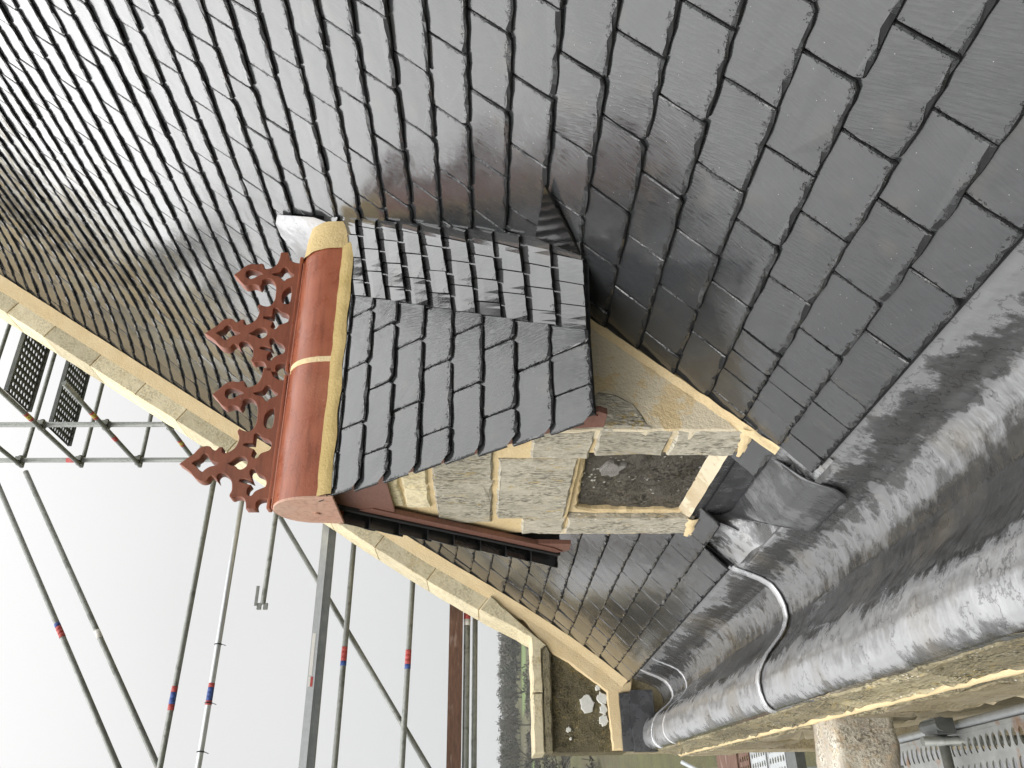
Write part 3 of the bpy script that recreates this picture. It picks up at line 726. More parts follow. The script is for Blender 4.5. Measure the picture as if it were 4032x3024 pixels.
HOLES = [[(2.926,1.406),(2.946,1.402),(2.958,1.38),(2.949,1.347),(2.935,1.317),(2.926,1.303),(2.918,1.306),(2.912,1.324),(2.897,1.345),(2.886,1.366),(2.889,1.385),(2.903,1.401)],[(2.927,1.259),(2.935,1.239),(2.944,1.208),(2.967,1.197),(2.976,1.184),(2.967,1.167),(2.95,1.158),(2.933,1.142),(2.921,1.123),(2.907,1.124),(2.896,1.142),(2.887,1.162),(2.873,1.172),(2.873,1.181),(2.892,1.197),(2.907,1.217),(2.912,1.241)],[(2.791,1.176),(2.808,1.169),(2.833,1.144),(2.836,1.13),(2.814,1.124),(2.736,1.122),(2.711,1.128),(2.711,1.153),(2.727,1.171)],[(2.664,1.217),(2.68,1.217),(2.689,1.204),(2.681,1.188),(2.664,1.174),(2.648,1.136),(2.632,1.118),(2.608,1.116),(2.589,1.122),(2.578,1.142),(2.567,1.167),(2.543,1.182),(2.541,1.195),(2.554,1.214),(2.578,1.213),(2.591,1.208),(2.602,1.234),(2.613,1.264),(2.626,1.264),(2.634,1.247),(2.634,1.216)],[(2.513,1.514),(2.529,1.503),(2.545,1.475),(2.561,1.468),(2.572,1.454),(2.559,1.432),(2.537,1.42),(2.524,1.392),(2.516,1.373),(2.503,1.384),(2.495,1.414),(2.482,1.434),(2.464,1.449),(2.477,1.469),(2.498,1.489)],[(2.516,1.333),(2.527,1.313),(2.548,1.289),(2.556,1.264),(2.546,1.24),(2.525,1.226),(2.498,1.229),(2.48,1.249),(2.48,1.271),(2.496,1.291),(2.503,1.314)],[(2.467,1.212),(2.485,1.206),(2.485,1.188),(2.462,1.172),(2.444,1.135),(2.42,1.118),(2.402,1.114),(2.384,1.12),(2.374,1.14),(2.358,1.168),(2.336,1.183),(2.336,1.2),(2.353,1.211),(2.379,1.21),(2.394,1.199),(2.402,1.226),(2.412,1.258),(2.428,1.256),(2.433,1.234),(2.418,1.193)]]
def crest_mesh():
    cu = bpy.data.curves.new('crest', 'CURVE'); cu.dimensions = '2D'; cu.fill_mode = 'BOTH'; cu.extrude = 0.026
    cu.bevel_depth = 0.0035; cu.bevel_resolution = 1; cu.resolution_u = 3
    out = OUT[:-1] + [(2.32, 1.075), (3.0, 1.085)]
    for L_ in [out] + HOLES:
        n = len(L_); sp = cu.splines.new('BEZIER'); sp.bezier_points.add(n - 1); sp.use_cyclic_u = True
        for i, (x, z) in enumerate(L_):
            p = Vector(L_[i]); a = Vector(L_[i-1]); b = Vector(L_[(i+1) % n])
            bp = sp.bezier_points[i]; bp.co = (x, z, 0); bp.handle_left_type = bp.handle_right_type = 'FREE'
            d1, d2 = (p - a), (b - p)
            cosang = d1.normalized().dot(d2.normalized())
            if cosang > 0.35:
                tg = (d1.normalized() + d2.normalized()).normalized()
                hl = p - tg * d1.length * 0.33; hr = p + tg * d2.length * 0.33
            else: hl = p - d1 * 0.33; hr = p + d2 * 0.33
            bp.handle_left = (hl.x, hl.y, 0); bp.handle_right = (hr.x, hr.y, 0)
    ob = bpy.data.objects.new('tmp', cu); COL.objects.link(ob)
    dg = bpy.context.evaluated_depsgraph_get(); me = bpy.data.meshes.new_from_object(ob.evaluated_get(dg))
    bpy.data.objects.remove(ob); bpy.data.curves.remove(cu)
    for v in me.vertices: v.co = (v.co.x, YR - v.co.z, v.co.y)
    me.materials.clear(); me.materials.append(M_CREST); me.name = 'crest'
    return me
CM = crest_mesh()
SKEW = 0.45
XJ = 2.262
for nm, x0, x1, sh in (('ridge_tile', 1.478, XJ - 0.012, -0.79), ('ridge_tile', XJ + 0.012, 3.05, 0.0)):
    rt = extr(nm, ridge_prof(), x0, x1, M_TERRA, DORM, label='front red clay ridge tile' if sh else 'rear red clay ridge tile')
    # top rail with a fine groove
    mbx = MB(); mbx.box((x0 + (0.0 if sh else 0), YR - 0.036, 1.045), (x1, YR + 0.036, 1.078)); mbx.box((x0, YR - 0.030, 1.082), (x1, YR + 0.030, 1.103))
    ro = mbx.build('rail', M_TERRA, rt)
    bv = ro.modifiers.new('b', 'BEVEL'); bv.width = 0.006; bv.segments = 2
    cr = bpy.data.objects.new('crest', CM); COL.objects.link(cr); cr.parent = rt; cr.location = (sh, 0, 0)
# mortar joint between the two tiles, slanting, and bedding along both sides
jp = [(y * 1.012, z + 0.004 if abs(y) < 0.16 else z) for (y, z) in ridge_prof()]
extr('mortar_joint', jp, XJ - 0.016, XJ + 0.016, M_MORT, DORM, 2)
for side in (1, -1):
    def bed(u, v):
        x = lerp(1.482, 3.02, u)
        a = Vector((x, YR - side * 0.165, 0.84)); n_ = 0.004 * noise.noise((x * 14, v * 3, side))
        low = dnear(x, (0.735 + 0.008 * noise.noise((x * 7, 2, side)) - dz(2.985)) / DSL * lnD, 0.030, side)
        p = a.lerp(low, v); p.y -= side * (0.012 * sin(pi * v) + n_); return p
    V, Fc = grid(60, 5, bed)
    mesh('bedding_mortar', V, Fc, M_MORTD, DORM, True)
# rear mortar hood, lead saddle
def hood(u, v):
    a = pi * u; r_ = lerp(1.0, 1.28, v)
    x = lerp(3.0, 3.17 + 0.03 * sin(a), v)
    return Vector((x + 0.012 * noise.noise((u * 9, v * 5, 2)), YR - 0.185 * r_ * cos(a) * (1 - 0.12 * v), 0.80 + (0.285 * sin(a) ** 0.8) * lerp(1.0, 0.98, v) - 0.02 * v + 0.008 * noise.noise((u * 8, v * 7, 5))))
V, Fc = grid(28, 6, hood); mesh('mortar_hood', V, Fc, make_mortar('hood mortar', (0.56, 0.42, 0.20), (0.64, 0.50, 0.27)), DORM, True)
SP = [(3.16, 3.79), (3.32, 3.868), (3.42, 3.975), (3.515, 4.075), (3.54, 4.19), (3.535, 4.31), (3.46, 4.46), (3.25, 4.30), (3.12, 4.05), (3.10, 3.90)]
sc_ = rp(3.33, 4.10, 0.062)
ring = [rp(x, y, 0.046 + 0.004 * noise.noise((x * 9, y * 9, 1))) for x, y in SP]
mid_ = [q.lerp(sc_, 0.5) + Vector((-0.006, 0, 0.006)) * noise.noise(q * 6) for q in ring]
n_ = len(SP)
so = mesh('lead_saddle', ring + mid_ + [sc_], [(i, (i + 1) % n_, n_ + (i + 1) % n_, n_ + i) for i in range(n_)] + [(n_ + i, n_ + (i + 1) % n_, 2 * n_) for i in range(n_)], M_SADDLE, DORM, True)
so.modifiers.new('s', 'SOLIDIFY').thickness = 0.004
# clay end cap
capP = [(y * 1.02, z) for (y, z) in ridge_prof(20)]
capP = [(-0.192, 0.745)] + capP + [(0.192, 0.745)]
cap = prism('end_cap', [(y, z) for y, z in capP], lambda u, v, d: (1.474 + d, YR + u, v), 0.012, M_CAP, DORM, 0.003, 0.05, 0.0008, label='pale clay end cap of the ridge')
MB().tube((1.474, YR + 0.03, 0.86), (1.466, YR + 0.03, 0.86), 0.016, 16).build('plug', M_CAP, cap)
# barge boards and gusset
for side in (1, -1):
    q = [dnear(0, 0.06, -0.012, side), dnear(0, 1.40, -0.012, side), dnear(0, 1.33, -0.10, side), dnear(0, 0.12, -0.10, side), dnear(0, 0.03, -0.075, side)]
    q = [(p.y, p.z) for p in q]
    prism('barge_board', q, lambda u, v, d: (1.545 + d, u, v), 0.03, M_BARGE, DORM, 0.002, 0.5, 0.0)
    f_ = dnear(0, 0.03, -0.05, side); s_ = side
    foot = [(f_.y + s_ * 0.02, f_.z + 0.10), (f_.y - s_ * 0.005, f_.z - 0.02), (f_.y + s_ * 0.02, f_.z - 0.055), (f_.y + s_ * 0.14, f_.z - 0.055), (f_.y + s_ * 0.16, f_.z + 0.16)]
    prism('barge_foot', foot, lambda u, v, d: (1.553 + d, u, v), 0.028, M_BARGE, DORM, 0.002, 0.5, 0.0)
gz = dz(YR - 0.02)
prism('gusset', [(YR, 0.93), (YR - 0.30, 0.49), (YR + 0.30, 0.49)], lambda u, v, d: (1.552 + d, u, v), 0.02, M_BARGE, DORM, 0.002, 0.5, 0.0)
# --- stonework of the front (plane x = XF) : mortar backing with proud stones
def front(dx): return lambda u, v, d: (XF + dx + d, u, v)
gab = lambda y: dz(y) - 0.05
backing = [(3.285, -1.24), (3.285, gab(3.285)), (YR, gab(YR) - 0.02), (2*YR - 3.285, gab(3.285)), (2*YR - 3.285, -1.24), (4.43, -1.24), (4.43, -0.44), (3.54, -0.44), (3.54, -1.24)]
# built as three plain slabs round the recess
prism('mortar_backing', [(3.285, -1.22), (3.54, -1.22), (3.54, -0.45), (3.285, -0.45)], front(0.012), 0.16, M_MORT, DORM, 0.003, 0.1, 0.002)
prism('mortar_backing', [(4.43, -1.22), (4.67, -1.22), (4.67, -0.45), (4.43, -0.45)], front(0.012), 0.16, M_MORT, DORM, 0.003, 0.1, 0.002)
prism('mortar_backing', [(3.285, -0.449), (4.675, -0.449), (4.675, gab(3.285)), (YR, gab(YR) - 0.03), (3.285, gab(3.285))], front(0.012), 0.16, M_MORT, DORM, 0.003, 0.1, 0.002)
def clipg(a, b, z0, z1):    # rectangle under the gable line
    lim = lambda y: gab(y) - 0.02
    if a < YR <= b or (a < YR and b <= YR):
        pass
    za, zb = min(z1, lim(a)), min(z1, lim(b))
    pts = [(a, z0), (b, z0)]
    if lim(b) < z1:
        yb = 2*YR - (3.81 + (z1 + 0.07 - 0.765) / DSL)
        pts += [(b, max(z0, lim(b)))] + ([(yb, z1)] if a < yb < b else [])
    else: pts.append((b, z1))
    if lim(a) < z1:
        ya = 3.81 + (z1 + 0.07 - 0.765) / DSL
        pts += ([(ya, z1)] if a < ya < b else []) + [(a, max(z0, lim(a)))]
    else: pts.append((a, z1))
    out = []
    for p in pts:
        if not out or (Vector(p) - Vector(out[-1])).length > 0.01: out.append(p)
    return out
for (a, b, z0, z1, mt, lb) in ((3.287, 3.545, -0.825, -0.50, M_STONE, None), (3.287, 3.548, -1.165, -0.845, M_STONE, None),
                               (4.425, 4.672, -1.17, -0.46, M_STONE, None), (3.29, 3.72, -0.482, -0.205, M_STONE, None),
                               (3.60, 4.40, -0.43, -0.055, M_STONE, 'wide lintel stone over the recess'), (4.42, 4.66, -0.44, -0.20, M_STONE, None),
                               (3.47, 3.845, -0.03, 0.268, M_STONE, None), (3.865, 4.46, -0.03, 0.268, M_STONE, None),
                               (3.66, 3.91, 0.295, 0.425, M_COPE, None), (3.925, 4.22, 0.295, 0.425, M_COPE, None), (3.76, 4.2, 0.44, 0.6, M_COPE, None)):
    if lb is None and a == 3.29: b = 3.585
    poly = clipg(a, b, z0, z1)
    o = prism('stone', poly, front(-0.002), 0.10, mt, DORM, 0.010, 0.05, 0.005, 0.003)
    if lb: o['label'] = lb
# recess panel: one dark rough slab, pale scar, mortar surround and sill
def pan(u, v):
    y = lerp(3.45, 4.46, u); z = lerp(-1.14, -0.43, v)
    return Vector((1.645 + 0.022 * noise.noise((y * 7, z * 7, 3)) + 0.012 * noise.noise((y * 19, z * 19, 8)), y, z))
V, Fc = grid(40, 28, pan); mesh('recess_panel', V, Fc, M_STONED, DORM, True, label='dark rough stone slab filling the recess')
scar = [(3.83 + 0.085 * cos(a) * U(.7, 1.25), -0.63 + 0.06 * sin(a) * U(.7, 1.25)) for a in [i * pi / 9 for i in range(18)]]
M_SCAR = make_simple('pale stone scar', (0.20, 0.185, 0.17), (0.33, 0.315, 0.295), 0.95, 0, 22, (1, 1, 1), 0.012)
prism('scar', scar, lambda u, v, d: (1.626 + d, u, v), 0.03, M_SCAR, DORM, 0.004, 0.02, 0.004)
prism('mortar_surround', [(4.24, -0.44), (4.40, -0.44), (4.43, -0.60), (4.43, -1.10), (4.40, -1.10), (4.39, -0.62), (4.34, -0.50), (3.5, -0.475), (3.5, -0.44)], lambda u, v, d: (1.618 + d, u, v), 0.04, M_MORT, DORM, 0.012, 0.04, 0.006)
def sill(u, v):
    y = lerp(3.44, 4.46, u); return Vector((lerp(1.64, 1.588, v) + 0.003 * noise.noise((y * 9, v * 3, 1)), y, lerp(-1.082, -1.142, v) + 0.004 * noise.noise((y * 7, v * 4, 6))))
V, Fc = grid(30, 5, sill); mesh('mortar_sill', V, Fc, make_mortar('weathered sill mortar', (0.50, 0.40, 0.25), (0.66, 0.56, 0.40), 0.6), DORM, True)
for yc, wd in ((3.41, 0.15), (4.56, 0.15)):
    V, Fc = grid(12, 5, lambda u, v: Vector((XF - 0.012 * sin(pi * v) + 0.004 * noise.noise((u * 6, v * 4, yc)), yc + lerp(-wd, wd, u), lerp(-1.15, -1.225, v) + 0.012 * noise.noise((u * 5, v, yc + 4)) - 0.05 * (u - 0.5))))
    mesh('mortar_foot', V, Fc, M_MORT, DORM, True)
# cheek: rendered triangle between front edge and roof, with one lichened stone left showing
def cheek(side):
    pts = [(XF + 0.002, -1.27)]
    for i in range(9):
        z = lerp(-1.27, -0.43, i / 8); t = t_at_z(z); x, zz, a = prof(t); pts.append((x + 0.05, z))
    pts.append((XF + 0.002, -0.30))
    yy = YC if side == 1 else 2 * YR - YC
    return prism('rendered_cheek', pts, lambda u, v, d: (u, yy + side * d, v), 0.09, M_MORTC, DORM, 0.006, 0.05, 0.003)
cheek(1); cheek(-1)
# ragged mortar fillet along cheek / roof
def fil(u, v):
    z = lerp(-1.30, -0.47, u); t = t_at_z(z); p = roofP(t, YC - 0.022 * (1 - v) - 0.001, lerp(0.034, 0.065, v))
    return p + Vector((0, 0.008 * noise.noise((u * 16, v * 3, 4)), 0.004 * noise.noise((u * 20, v, 9))))
V, Fc = grid(50, 3, fil); mesh('mortar_fillet', V, Fc, M_MORT, DORM, True)
ck = [(1.588, -0.735), (1.66, -0.70), (1.72, -0.66), (1.765, -0.58), (1.785, -0.50), (1.70, -0.43), (1.588, -0.42)]
prism('stone', ck, lambda u, v, d: (u, YC - 0.008 + d, v), 0.05, M_STONE, DORM, 0.014, 0.04, 0.004, 0.003, label='lichened stone showing through the cheek render')

# ------------------------------------------------------------------ lead gutter
def xo(y): return 0.425 + 0.038 * y
GP = [(1.47, -1.375), (1.43, -1.43), (1.40, -1.475), (1.375, -1.54), (1.345, -1.615), (1.31, -1.675), (1.25, -1.715), (1.18, -1.735), (1.11, -1.735), (1.05, -1.71), (1.00, -1.675), (0.945, -1.62), (0.90, -1.575), (0.85, -1.54), (0.80, -1.515), (0.755, -1.503), (0.70, -1.505), (0.655, -1.518), (0.625, -1.54), (0.607, -1.565), (0.600, -1.60)]
def gut(s, y):
    i = min(int(s * (len(GP) - 1)), len(GP) - 2); f = s * (len(GP) - 1) - i
    x, z = lerp(GP[i][0], GP[i+1][0], f), lerp(GP[i][1], GP[i+1][1], f)
    k = sm(x, 1.35, 0.75); x += (xo(y) - 0.60) * (1 - sm(x, 0.8, 1.36))
    z += 0.010 * noise.noise((x * 3, y * 1.7, 3)) + 0.011 * noise.noise((x * 4, y * 4, 7)) * k + 0.002 * noise.noise((x * 5, y * 18, 2)) * k
    if x > 1.395: z = lerp(z, -1.505 - 0.3 * (x - 1.395), sm(y, 3.26, 3.34) * (1 - sm(y, 4.66, 4.74)))
    return Vector((x, y, z))
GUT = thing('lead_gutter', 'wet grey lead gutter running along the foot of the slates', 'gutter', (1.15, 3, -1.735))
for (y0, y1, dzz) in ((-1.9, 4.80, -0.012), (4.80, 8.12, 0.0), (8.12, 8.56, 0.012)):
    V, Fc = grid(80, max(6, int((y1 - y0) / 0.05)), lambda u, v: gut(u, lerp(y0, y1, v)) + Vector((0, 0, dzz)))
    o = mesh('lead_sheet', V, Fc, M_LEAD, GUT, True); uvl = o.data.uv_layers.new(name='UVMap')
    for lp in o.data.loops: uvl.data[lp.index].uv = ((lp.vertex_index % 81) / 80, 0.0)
def roll(y, r, amp=0.02):
    mb = MB(); n = 60; k = 10; V = []
    for i in range(n + 1):
        s = lerp(0.06, 0.985, i / n); p = gut(s, y + amp * noise.noise((i * 0.11, y, 1))); q = gut(min(1, s + 0.01), y) - gut(s - 0.01, y)
        tn = Vector((q.x, 0, q.z)).normalized(); up = Vector((-tn.z, 0, tn.x));
        if up.z < 0: up = -up
        for j in range(k):
            a = 2 * pi * j / k; V.append(p + up * r * (0.55 * sin(a) + 0.1) + Vector((0, r * 2.2 * cos(a), 0)))
    Fc = [(i*k+j, i*k+(j+1) % k, (i+1)*k+(j+1) % k, (i+1)*k+j) for i in range(n) for j in range(k)]
    return mesh('lead_roll', V, Fc, M_LEADR, GUT, True)
roll(4.80, 0.017); roll(8.12, 0.018); roll(7.55, 0.009)
# lead under the dormer front and the apron sheet
def und(u, v):
    y = lerp(3.20, 4.80, u); x = lerp(1.40, 1.64, v); m_ = sm(y, 3.42, 3.55) * (1 - sm(y, 4.32, 4.45))
    z = lerp(lerp(-1.47, -1.25, v), lerp(-1.50, -1.42, v), m_)
    return Vector((x, y, z + 0.006 * noise.noise((x * 6, y * 4, 5))))
V, Fc = grid(30, 8, und); mesh('lead_sheet', V, Fc, M_LEADP, GUT, True)
for yc in (3.41, 4.56):        # lead dressed round the pier feet
    V, Fc = grid(8, 8, lambda u, v: Vector((lerp(1.572, 1.50, v ** 2) , yc + lerp(-0.15, 0.15, u) * lerp(1, 1.12, v), lerp(-1.19, -1.40, v))))
    mesh('pier_flashing', V, Fc, M_LEADP, GUT, True)
apr = [((1.605, 3.50), (1.605, 4.44), -1.13), ((1.603, 3.50), (1.603, 4.44), -1.23)]
V, Fc = grid(16, 6, lambda u, v: Vector((1.60 + 0.003 * noise.noise((u * 5, v * 3, 2)), lerp(3.50, 4.43, u), lerp(-1.245, -1.13, v))))
mesh('upper_flashing', V, Fc, M_LEADD, GUT, True)
def apron(u, v):
    if v < 0.35:
        w_ = v / 0.35; y = lerp(3.51, 4.38, u); return Vector((1.590, y, lerp(-1.20, -1.365, w_)))
    w_ = (v - 0.35) / 0.65
    y = lerp(lerp(3.51, 3.40, w_), lerp(4.38, 3.93, w_), u)
    r_ = abs(u - 0.5) * 2; rc = max(0, r_ - 0.8) / 0.2
    x = lerp(1.590, 1.325 + 0.03 * rc * rc, w_); z = pl(x, [1.325, 1.345, 1.375, 1.41, 1.47, 1.59], [-1.625, -1.585, -1.515, -1.462, -1.425, -1.365])
    e_ = max(0, r_ - 0.78) / 0.22
    z += 0.05 * e_ * e_ * (1 - w_) + 0.012 + 0.004 * noise.noise((u * 5, w_ * 4, 1))
    return Vector((x, y, z))
V, Fc = grid(26, 8, lambda u, v: apron(u, v * 0.35)); mesh('apron_upstand', V, Fc, M_LEADD, GUT, True, label='dark lead upstand below the recess')
V, Fc = grid(26, 22, lambda u, v: apron(u, 0.351 + v * 0.649)); ao = mesh('apron_sheet', V, Fc, M_LEADA, GUT, True, label='lead apron running from the dormer into the gutter'); ao.modifiers.new('s', 'SOLIDIFY').thickness = 0.006
# upstand against the gable kneeler
mbl = MB(); mbl.box((0.735, 8.50, -1.62), (1.29, 8.56, -1.40)); mbl.build('end_upstand', M_LEADD, GUT)
mbl = MB(); mbl.box((0.745, 8.555, -1.42), (1.27, 8.588, -1.30)); mbl.build('cover_flashing', M_LEADD, GUT)

# ------------------------------------------------------------------ gable parapet
GAB = thing('gable_parapet', 'sloping gable parapet with pale coping stones and sandy mortar fillet', 'parapet', (1.3, 8.8, -1.4))
def gline(t, n, y): 
    x, z, a = prof(t); nn = n + 0.24 * sm(t, 0, 3)
    return Vector((x - sin(a) * nn, y, z + cos(a) * nn))
def cope_n(t): return pl(t, [0, 10], [0.13, 0.19]), pl(t, [0, 10], [0.29, 0.40])
# fillet
def fill_(u, v):
    t = lerp(0.02, 11.8, u); f0, f1 = cope_n(t)
    rag = 0.012 * (noise.noise((t * 3, 1, 1)) + 0.6 * abs(((t / 0.2) % 1) - 0.5))
    P0 = gline(t, 0.03, 8.568 + rag * 0.6); P1 = gline(t, f0 * 0.62, 8.582); P2 = gline(t, f0 + 0.012, 8.594)
    p = P0.lerp(P1, v * 2) if v < 0.5 else P1.lerp(P2, v * 2 - 1)
    return p + Vector((0, 0, 0.006 * noise.noise((t * 4, v * 3, 2))))
V, Fc = grid(300, 8, fill_); mesh('mortar_fillet', V, Fc, M_MORT, GAB, True)
tcs = [1.62]
while tcs[-1] < 11.6: tcs.append(tcs[-1] + U(0.62, 0.78))
for a, b in zip(tcs[:-1], tcs[1:]):
    f0a, f1a = cope_n(a); f0b, f1b = cope_n(b)
    pts = []
    g = 0.005
    for (t, n) in ((a + g, f0a), (b - g, f0b), (b - g, f1b), (a + g, f1a)):
        p = gline(t, n, 0); pts.append((p.x, p.z))
    prism('coping_stone', pts, lambda u, v, d: (u, 8.60 + d, v), 0.45, M_COPE, GAB, 0.007, 0.09, 0.003, 0.001)
core = [gline(lerp(0.9, 11.8, i / 30), 0.02, 0) for i in range(31)]; core2 = [gline(lerp(11.8, 1.6, i / 30), pl(lerp(11.8, 1.6, i / 30), [0, 10], [0.28, 0.385]), 0) for i in range(31)]
V = [(p.x, 8.612, p.z) for p in core] + [(p.x, 8.612, p.z) for p in core2] ; n_ = len(V)
V += [(p[0], 9.04, p[2]) for p in V]
mesh('core_mortar', V, [tuple(range(n_)), tuple(range(n_, 2*n_))[::-1]] + [(i, (i+1) % n_, n_ + (i+1) % n_, n_ + i) for i in range(n_)], M_MORT, GAB)
# kneeler: horizontal cap stones, mossy block, mortar skirt
def gface(dy): return lambda u, v, d: (u, 8.60 + dy + d, v)
ck1 = gline(1.62, cope_n(1.62)[1], 0); ck0 = gline(1.62, cope_n(1.62)[0], 0)
prism('kneeler_cap', [(1.29, -0.45), (1.815, -0.445), (ck1.x, ck1.z - 0.004), (ck0.x + 0.01, ck0.z - 0.02), (1.74, -0.60), (1.70, -0.552), (1.29, -0.552)], gface(-0.045), 0.5, M_COPE, GAB, 0.012, 0.07, 0.005)
prism('kneeler_cap', [(0.735, -0.45), (1.278, -0.45), (1.278, -0.552), (0.738, -0.552)], gface(-0.045), 0.5, M_COPE, GAB, 0.012, 0.07, 0.004)
prism('kneeler_moulding', [(0.742, -0.557), (1.70, -0.557), (1.735, -0.605), (1.66, -0.64), (0.748, -0.632)], gface(-0.036), 0.3, M_CORN, GAB, 0.014, 0.06, 0.006)  # darker stone puts shade below the cap, plus dark lichen, into the colour
def blk(u, v):
    x = lerp(0.75, 1.75, u); z = lerp(-1.30, -0.60, v)
    return Vector((x, 8.63 + 0.014 * noise.noise((x * 5, z * 5, 2)) + 0.006 * noise.noise((x * 17, z * 17, 5)), z))
V, Fc = grid(36, 26, blk)
n_ = len(V); 
mesh('kneeler_block', V, Fc, M_MOSS, GAB, True, label='mossy kneeler block with white lichen')
MB().box((0.752, 8.66, -1.35), (1.62, 9.04, -0.625)).build('kneeler_core', M_MOSS, GAB)
for (lx, lz, lr) in ((1.18, -0.985, 0.085), (1.235, -1.135, 0.06), (1.13, -1.145, 0.05), (1.03, -1.14, 0.055), (0.95, -0.79, 0.028), (1.335, -1.10, 0.03), (0.87, -0.81, 0.014)):
    rr = [lr * U(0.75, 1.15) for _ in range(18)]
    prism('lichen', [(lx + rr[i] * cos(i * pi / 9), lz + rr[i] * 0.9 * sin(i * pi / 9)) for i in range(18)], lambda u, v, d: (u, 8.606 + d, v), 0.04, M_LICH, GAB, 0.006, 0.015, 0.003)
sk = [(1.80, -0.53), (1.74, -0.60), (1.66, -0.66), (1.60, -0.78), (1.48, -0.94), (1.36, -1.10), (1.29, -1.18), (0.76, -1.205), (0.76, -1.315), (1.28, -1.31), (1.285, -1.43), (1.44, -1.455)]
for i in range(7):
    p = gline(lerp(0.0, 1.5, i / 6), 0.05, 0); sk.append((p.x + 0.02, p.z))
prism('mortar_skirt', sk, gface(-0.012), 0.12, M_MORT, GAB, 0.012, 0.05, 0.004)
mbw = MB(); mbw.box((0.76, 8.68, GZ), (9.0, 9.03, -1.36)); mbw.build('gable_wall', M_WALL, GAB)

# ------------------------------------------------------------------ eaves wall: cornice stones, joints, corbel
EW = thing('eaves_wall', 'weathered stone wall head with lichened cornice under the lead gutter', 'wall', (0.9, 3, -2.4))
def cx(y, z): return xo(y) - 0.052 * min(1.0, max(0.0, (-1.60 - z) / 0.22))
def face_at(y0, y1, z0, z1, dx, depth, mt, nm, jit=0.006, bev=0.012, rg=0.014):
    def to3(u, v, d): return (cx(u, v) + dx + d + rg * noise.noise((u * 5, v * 5, 1)) + rg * 0.5 * noise.noise((u * 17, v * 17, 4)), u, v)
    return prism(nm, [(y0, z0), (y1, z0), (y1, z1), (y0, z1)], to3, depth, mt, EW, bev, 0.05, jit, 0.008)
ys = [-1.9, -0.7, 0.4, 1.35, 2.2, 3.15, 4.25, 5.4, 6.5, 7.5, 8.6]
for a, b in zip(ys[:-1], ys[1:]):
    face_at(a + 0.004, b - 0.004, -1.805, -1.592, 0.0, 0.14, M_CORN, 'cornice_stone')
    face_at(a + 0.25, min(8.6, b + 0.245), -1.915, -1.848, 0.002, 0.2, M_CORN, 'cornice_stone', 0.009)
    face_at(a + 0.10, min(8.6, b + 0.094), -2.36, -1.925, 0.006, 0.2, M_WALL, 'fascia_stone')
V, Fc = grid(150, 8, lambda u, v: Vector((cx(lerp(-1.9, 8.58, u), lerp(-2.30, -1.60, v)) + 0.022, lerp(-1.9, 8.58, u), lerp(-2.30, -1.60, v)))); mesh('mortar_joint', V, Fc, M_MORT, EW, True)
def jointb(u, v):
    y = lerp(-1.9, 8.5, u); a = (v - 0.5); z = -1.828 + a * 0.06 + 0.010 * noise.noise((y * 2.3, 0, 3)) + 0.006 * noise.noise((y * 9, v * 2, 3))
    return Vector((cx(y, z) - 0.002 + 0.012 * (2 * a) ** 2 + 0.004 * noise.noise((y * 9, v * 2, 3)), y, z))
V, Fc = grid(200, 4, jointb); mesh('mortar_pointing', V, Fc, M_MORT, EW, True)
def bedm(u, v):
    y = lerp(-1.9, 8.5, u); k = sm(noise.noise((y * 1.1, 5, 5)), 0.05, 0.5); a = lerp(-1.60 - 0.05 * k, -1.575, v)
    return Vector((cx(y, a) - 0.008 * k + 0.012 * (1 - k) + 0.005 * noise.noise((y * 11, v, 7)), y, a))
V, Fc = grid(240, 3, bedm); mesh('bedding_mortar', V, Fc, make_mortar('pale bedding', (0.55, 0.45, 0.30), (0.62, 0.53, 0.38)), EW, True)
def cav(u, v):
    y = lerp(-1.9, 8.6, u)
    z = lerp(-2.34, -3.8, v); dx = 0.0 + 0.14 * sm(v, 0, 0.25)
    return Vector((xo(y) + dx + 0.008 * noise.noise((y * 4, z * 4, 2)), y, z))
V, Fc = grid(120, 30, cav); mesh('wall_face', V, Fc, M_WALL, EW, True)
MB().box((0.95, -1.9, GZ), (1.5, 8.6, -3.5)).build('wall_base', M_WALL, EW)
# projecting spout stone
def corb(u, v):
    a = 2 * pi * v
    x = lerp(0.72, -0.35, u)
    yy = 4.83 + (0.175 * max(-1, min(1, 1.35 * cos(a)))) ; zz = -2.01 + 0.165 * max(-1, min(1, 1.35 * sin(a)))
    n_ = 0.018 * noise.noise((x * 7, yy * 7, zz * 7)) + 0.006 * noise.noise((x * 25, yy * 25, zz * 25))
    return Vector((x, yy + n_ + 0.04 * u, zz + n_ + 0.03 * u))
V, Fc = grid(22, 40, corb); mesh('spout_stone', V, Fc, M_LIME, EW, True, label='mottled stone spout projecting from the wall')

# ------------------------------------------------------------------ scaffold beyond the gable
SC = thing('scaffold', 'galvanised tube scaffold standing beyond the gable parapet', 'scaffold', (3, 9.5, GZ))
TRD = 0.031
def stick(parent, a, b, f, mats, ln=0.14, r=TRD):
    a, b = Vector(a), Vector(b); d = (b - a).normalized(); c_ = a.lerp(b, f); k = len(mats)
    for i, m_ in enumerate(mats):
        q = c_ + d * ln * (i / k - 0.5); tube_mesh('sticker', q, q + d * ln / k, r + 0.0015 + 0.0003 * i, m_, parent)
def led(nm, a, b, r=TRD, st=None, mt=None):
    o = tube_mesh(nm, a, b, r, mt or M_GALV, SC)
    for s in (st or []): stick(o, a, b, s[0], s[1], s[2] if len(s) > 2 else 0.16, r)
    return o
KS = 1.08; V1 = (4.584 * KS, 9.3 * KS); V2 = (4.584 * KS, 10.38 * KS); LV = [6.25 * KS, 5.46 * KS, 4.68 * KS, 3.90 * KS, 3.12 * KS]
led('standard', (V1[0], V1[1], GZ), (V1[0], V1[1], 8.9), TRD + .004) 
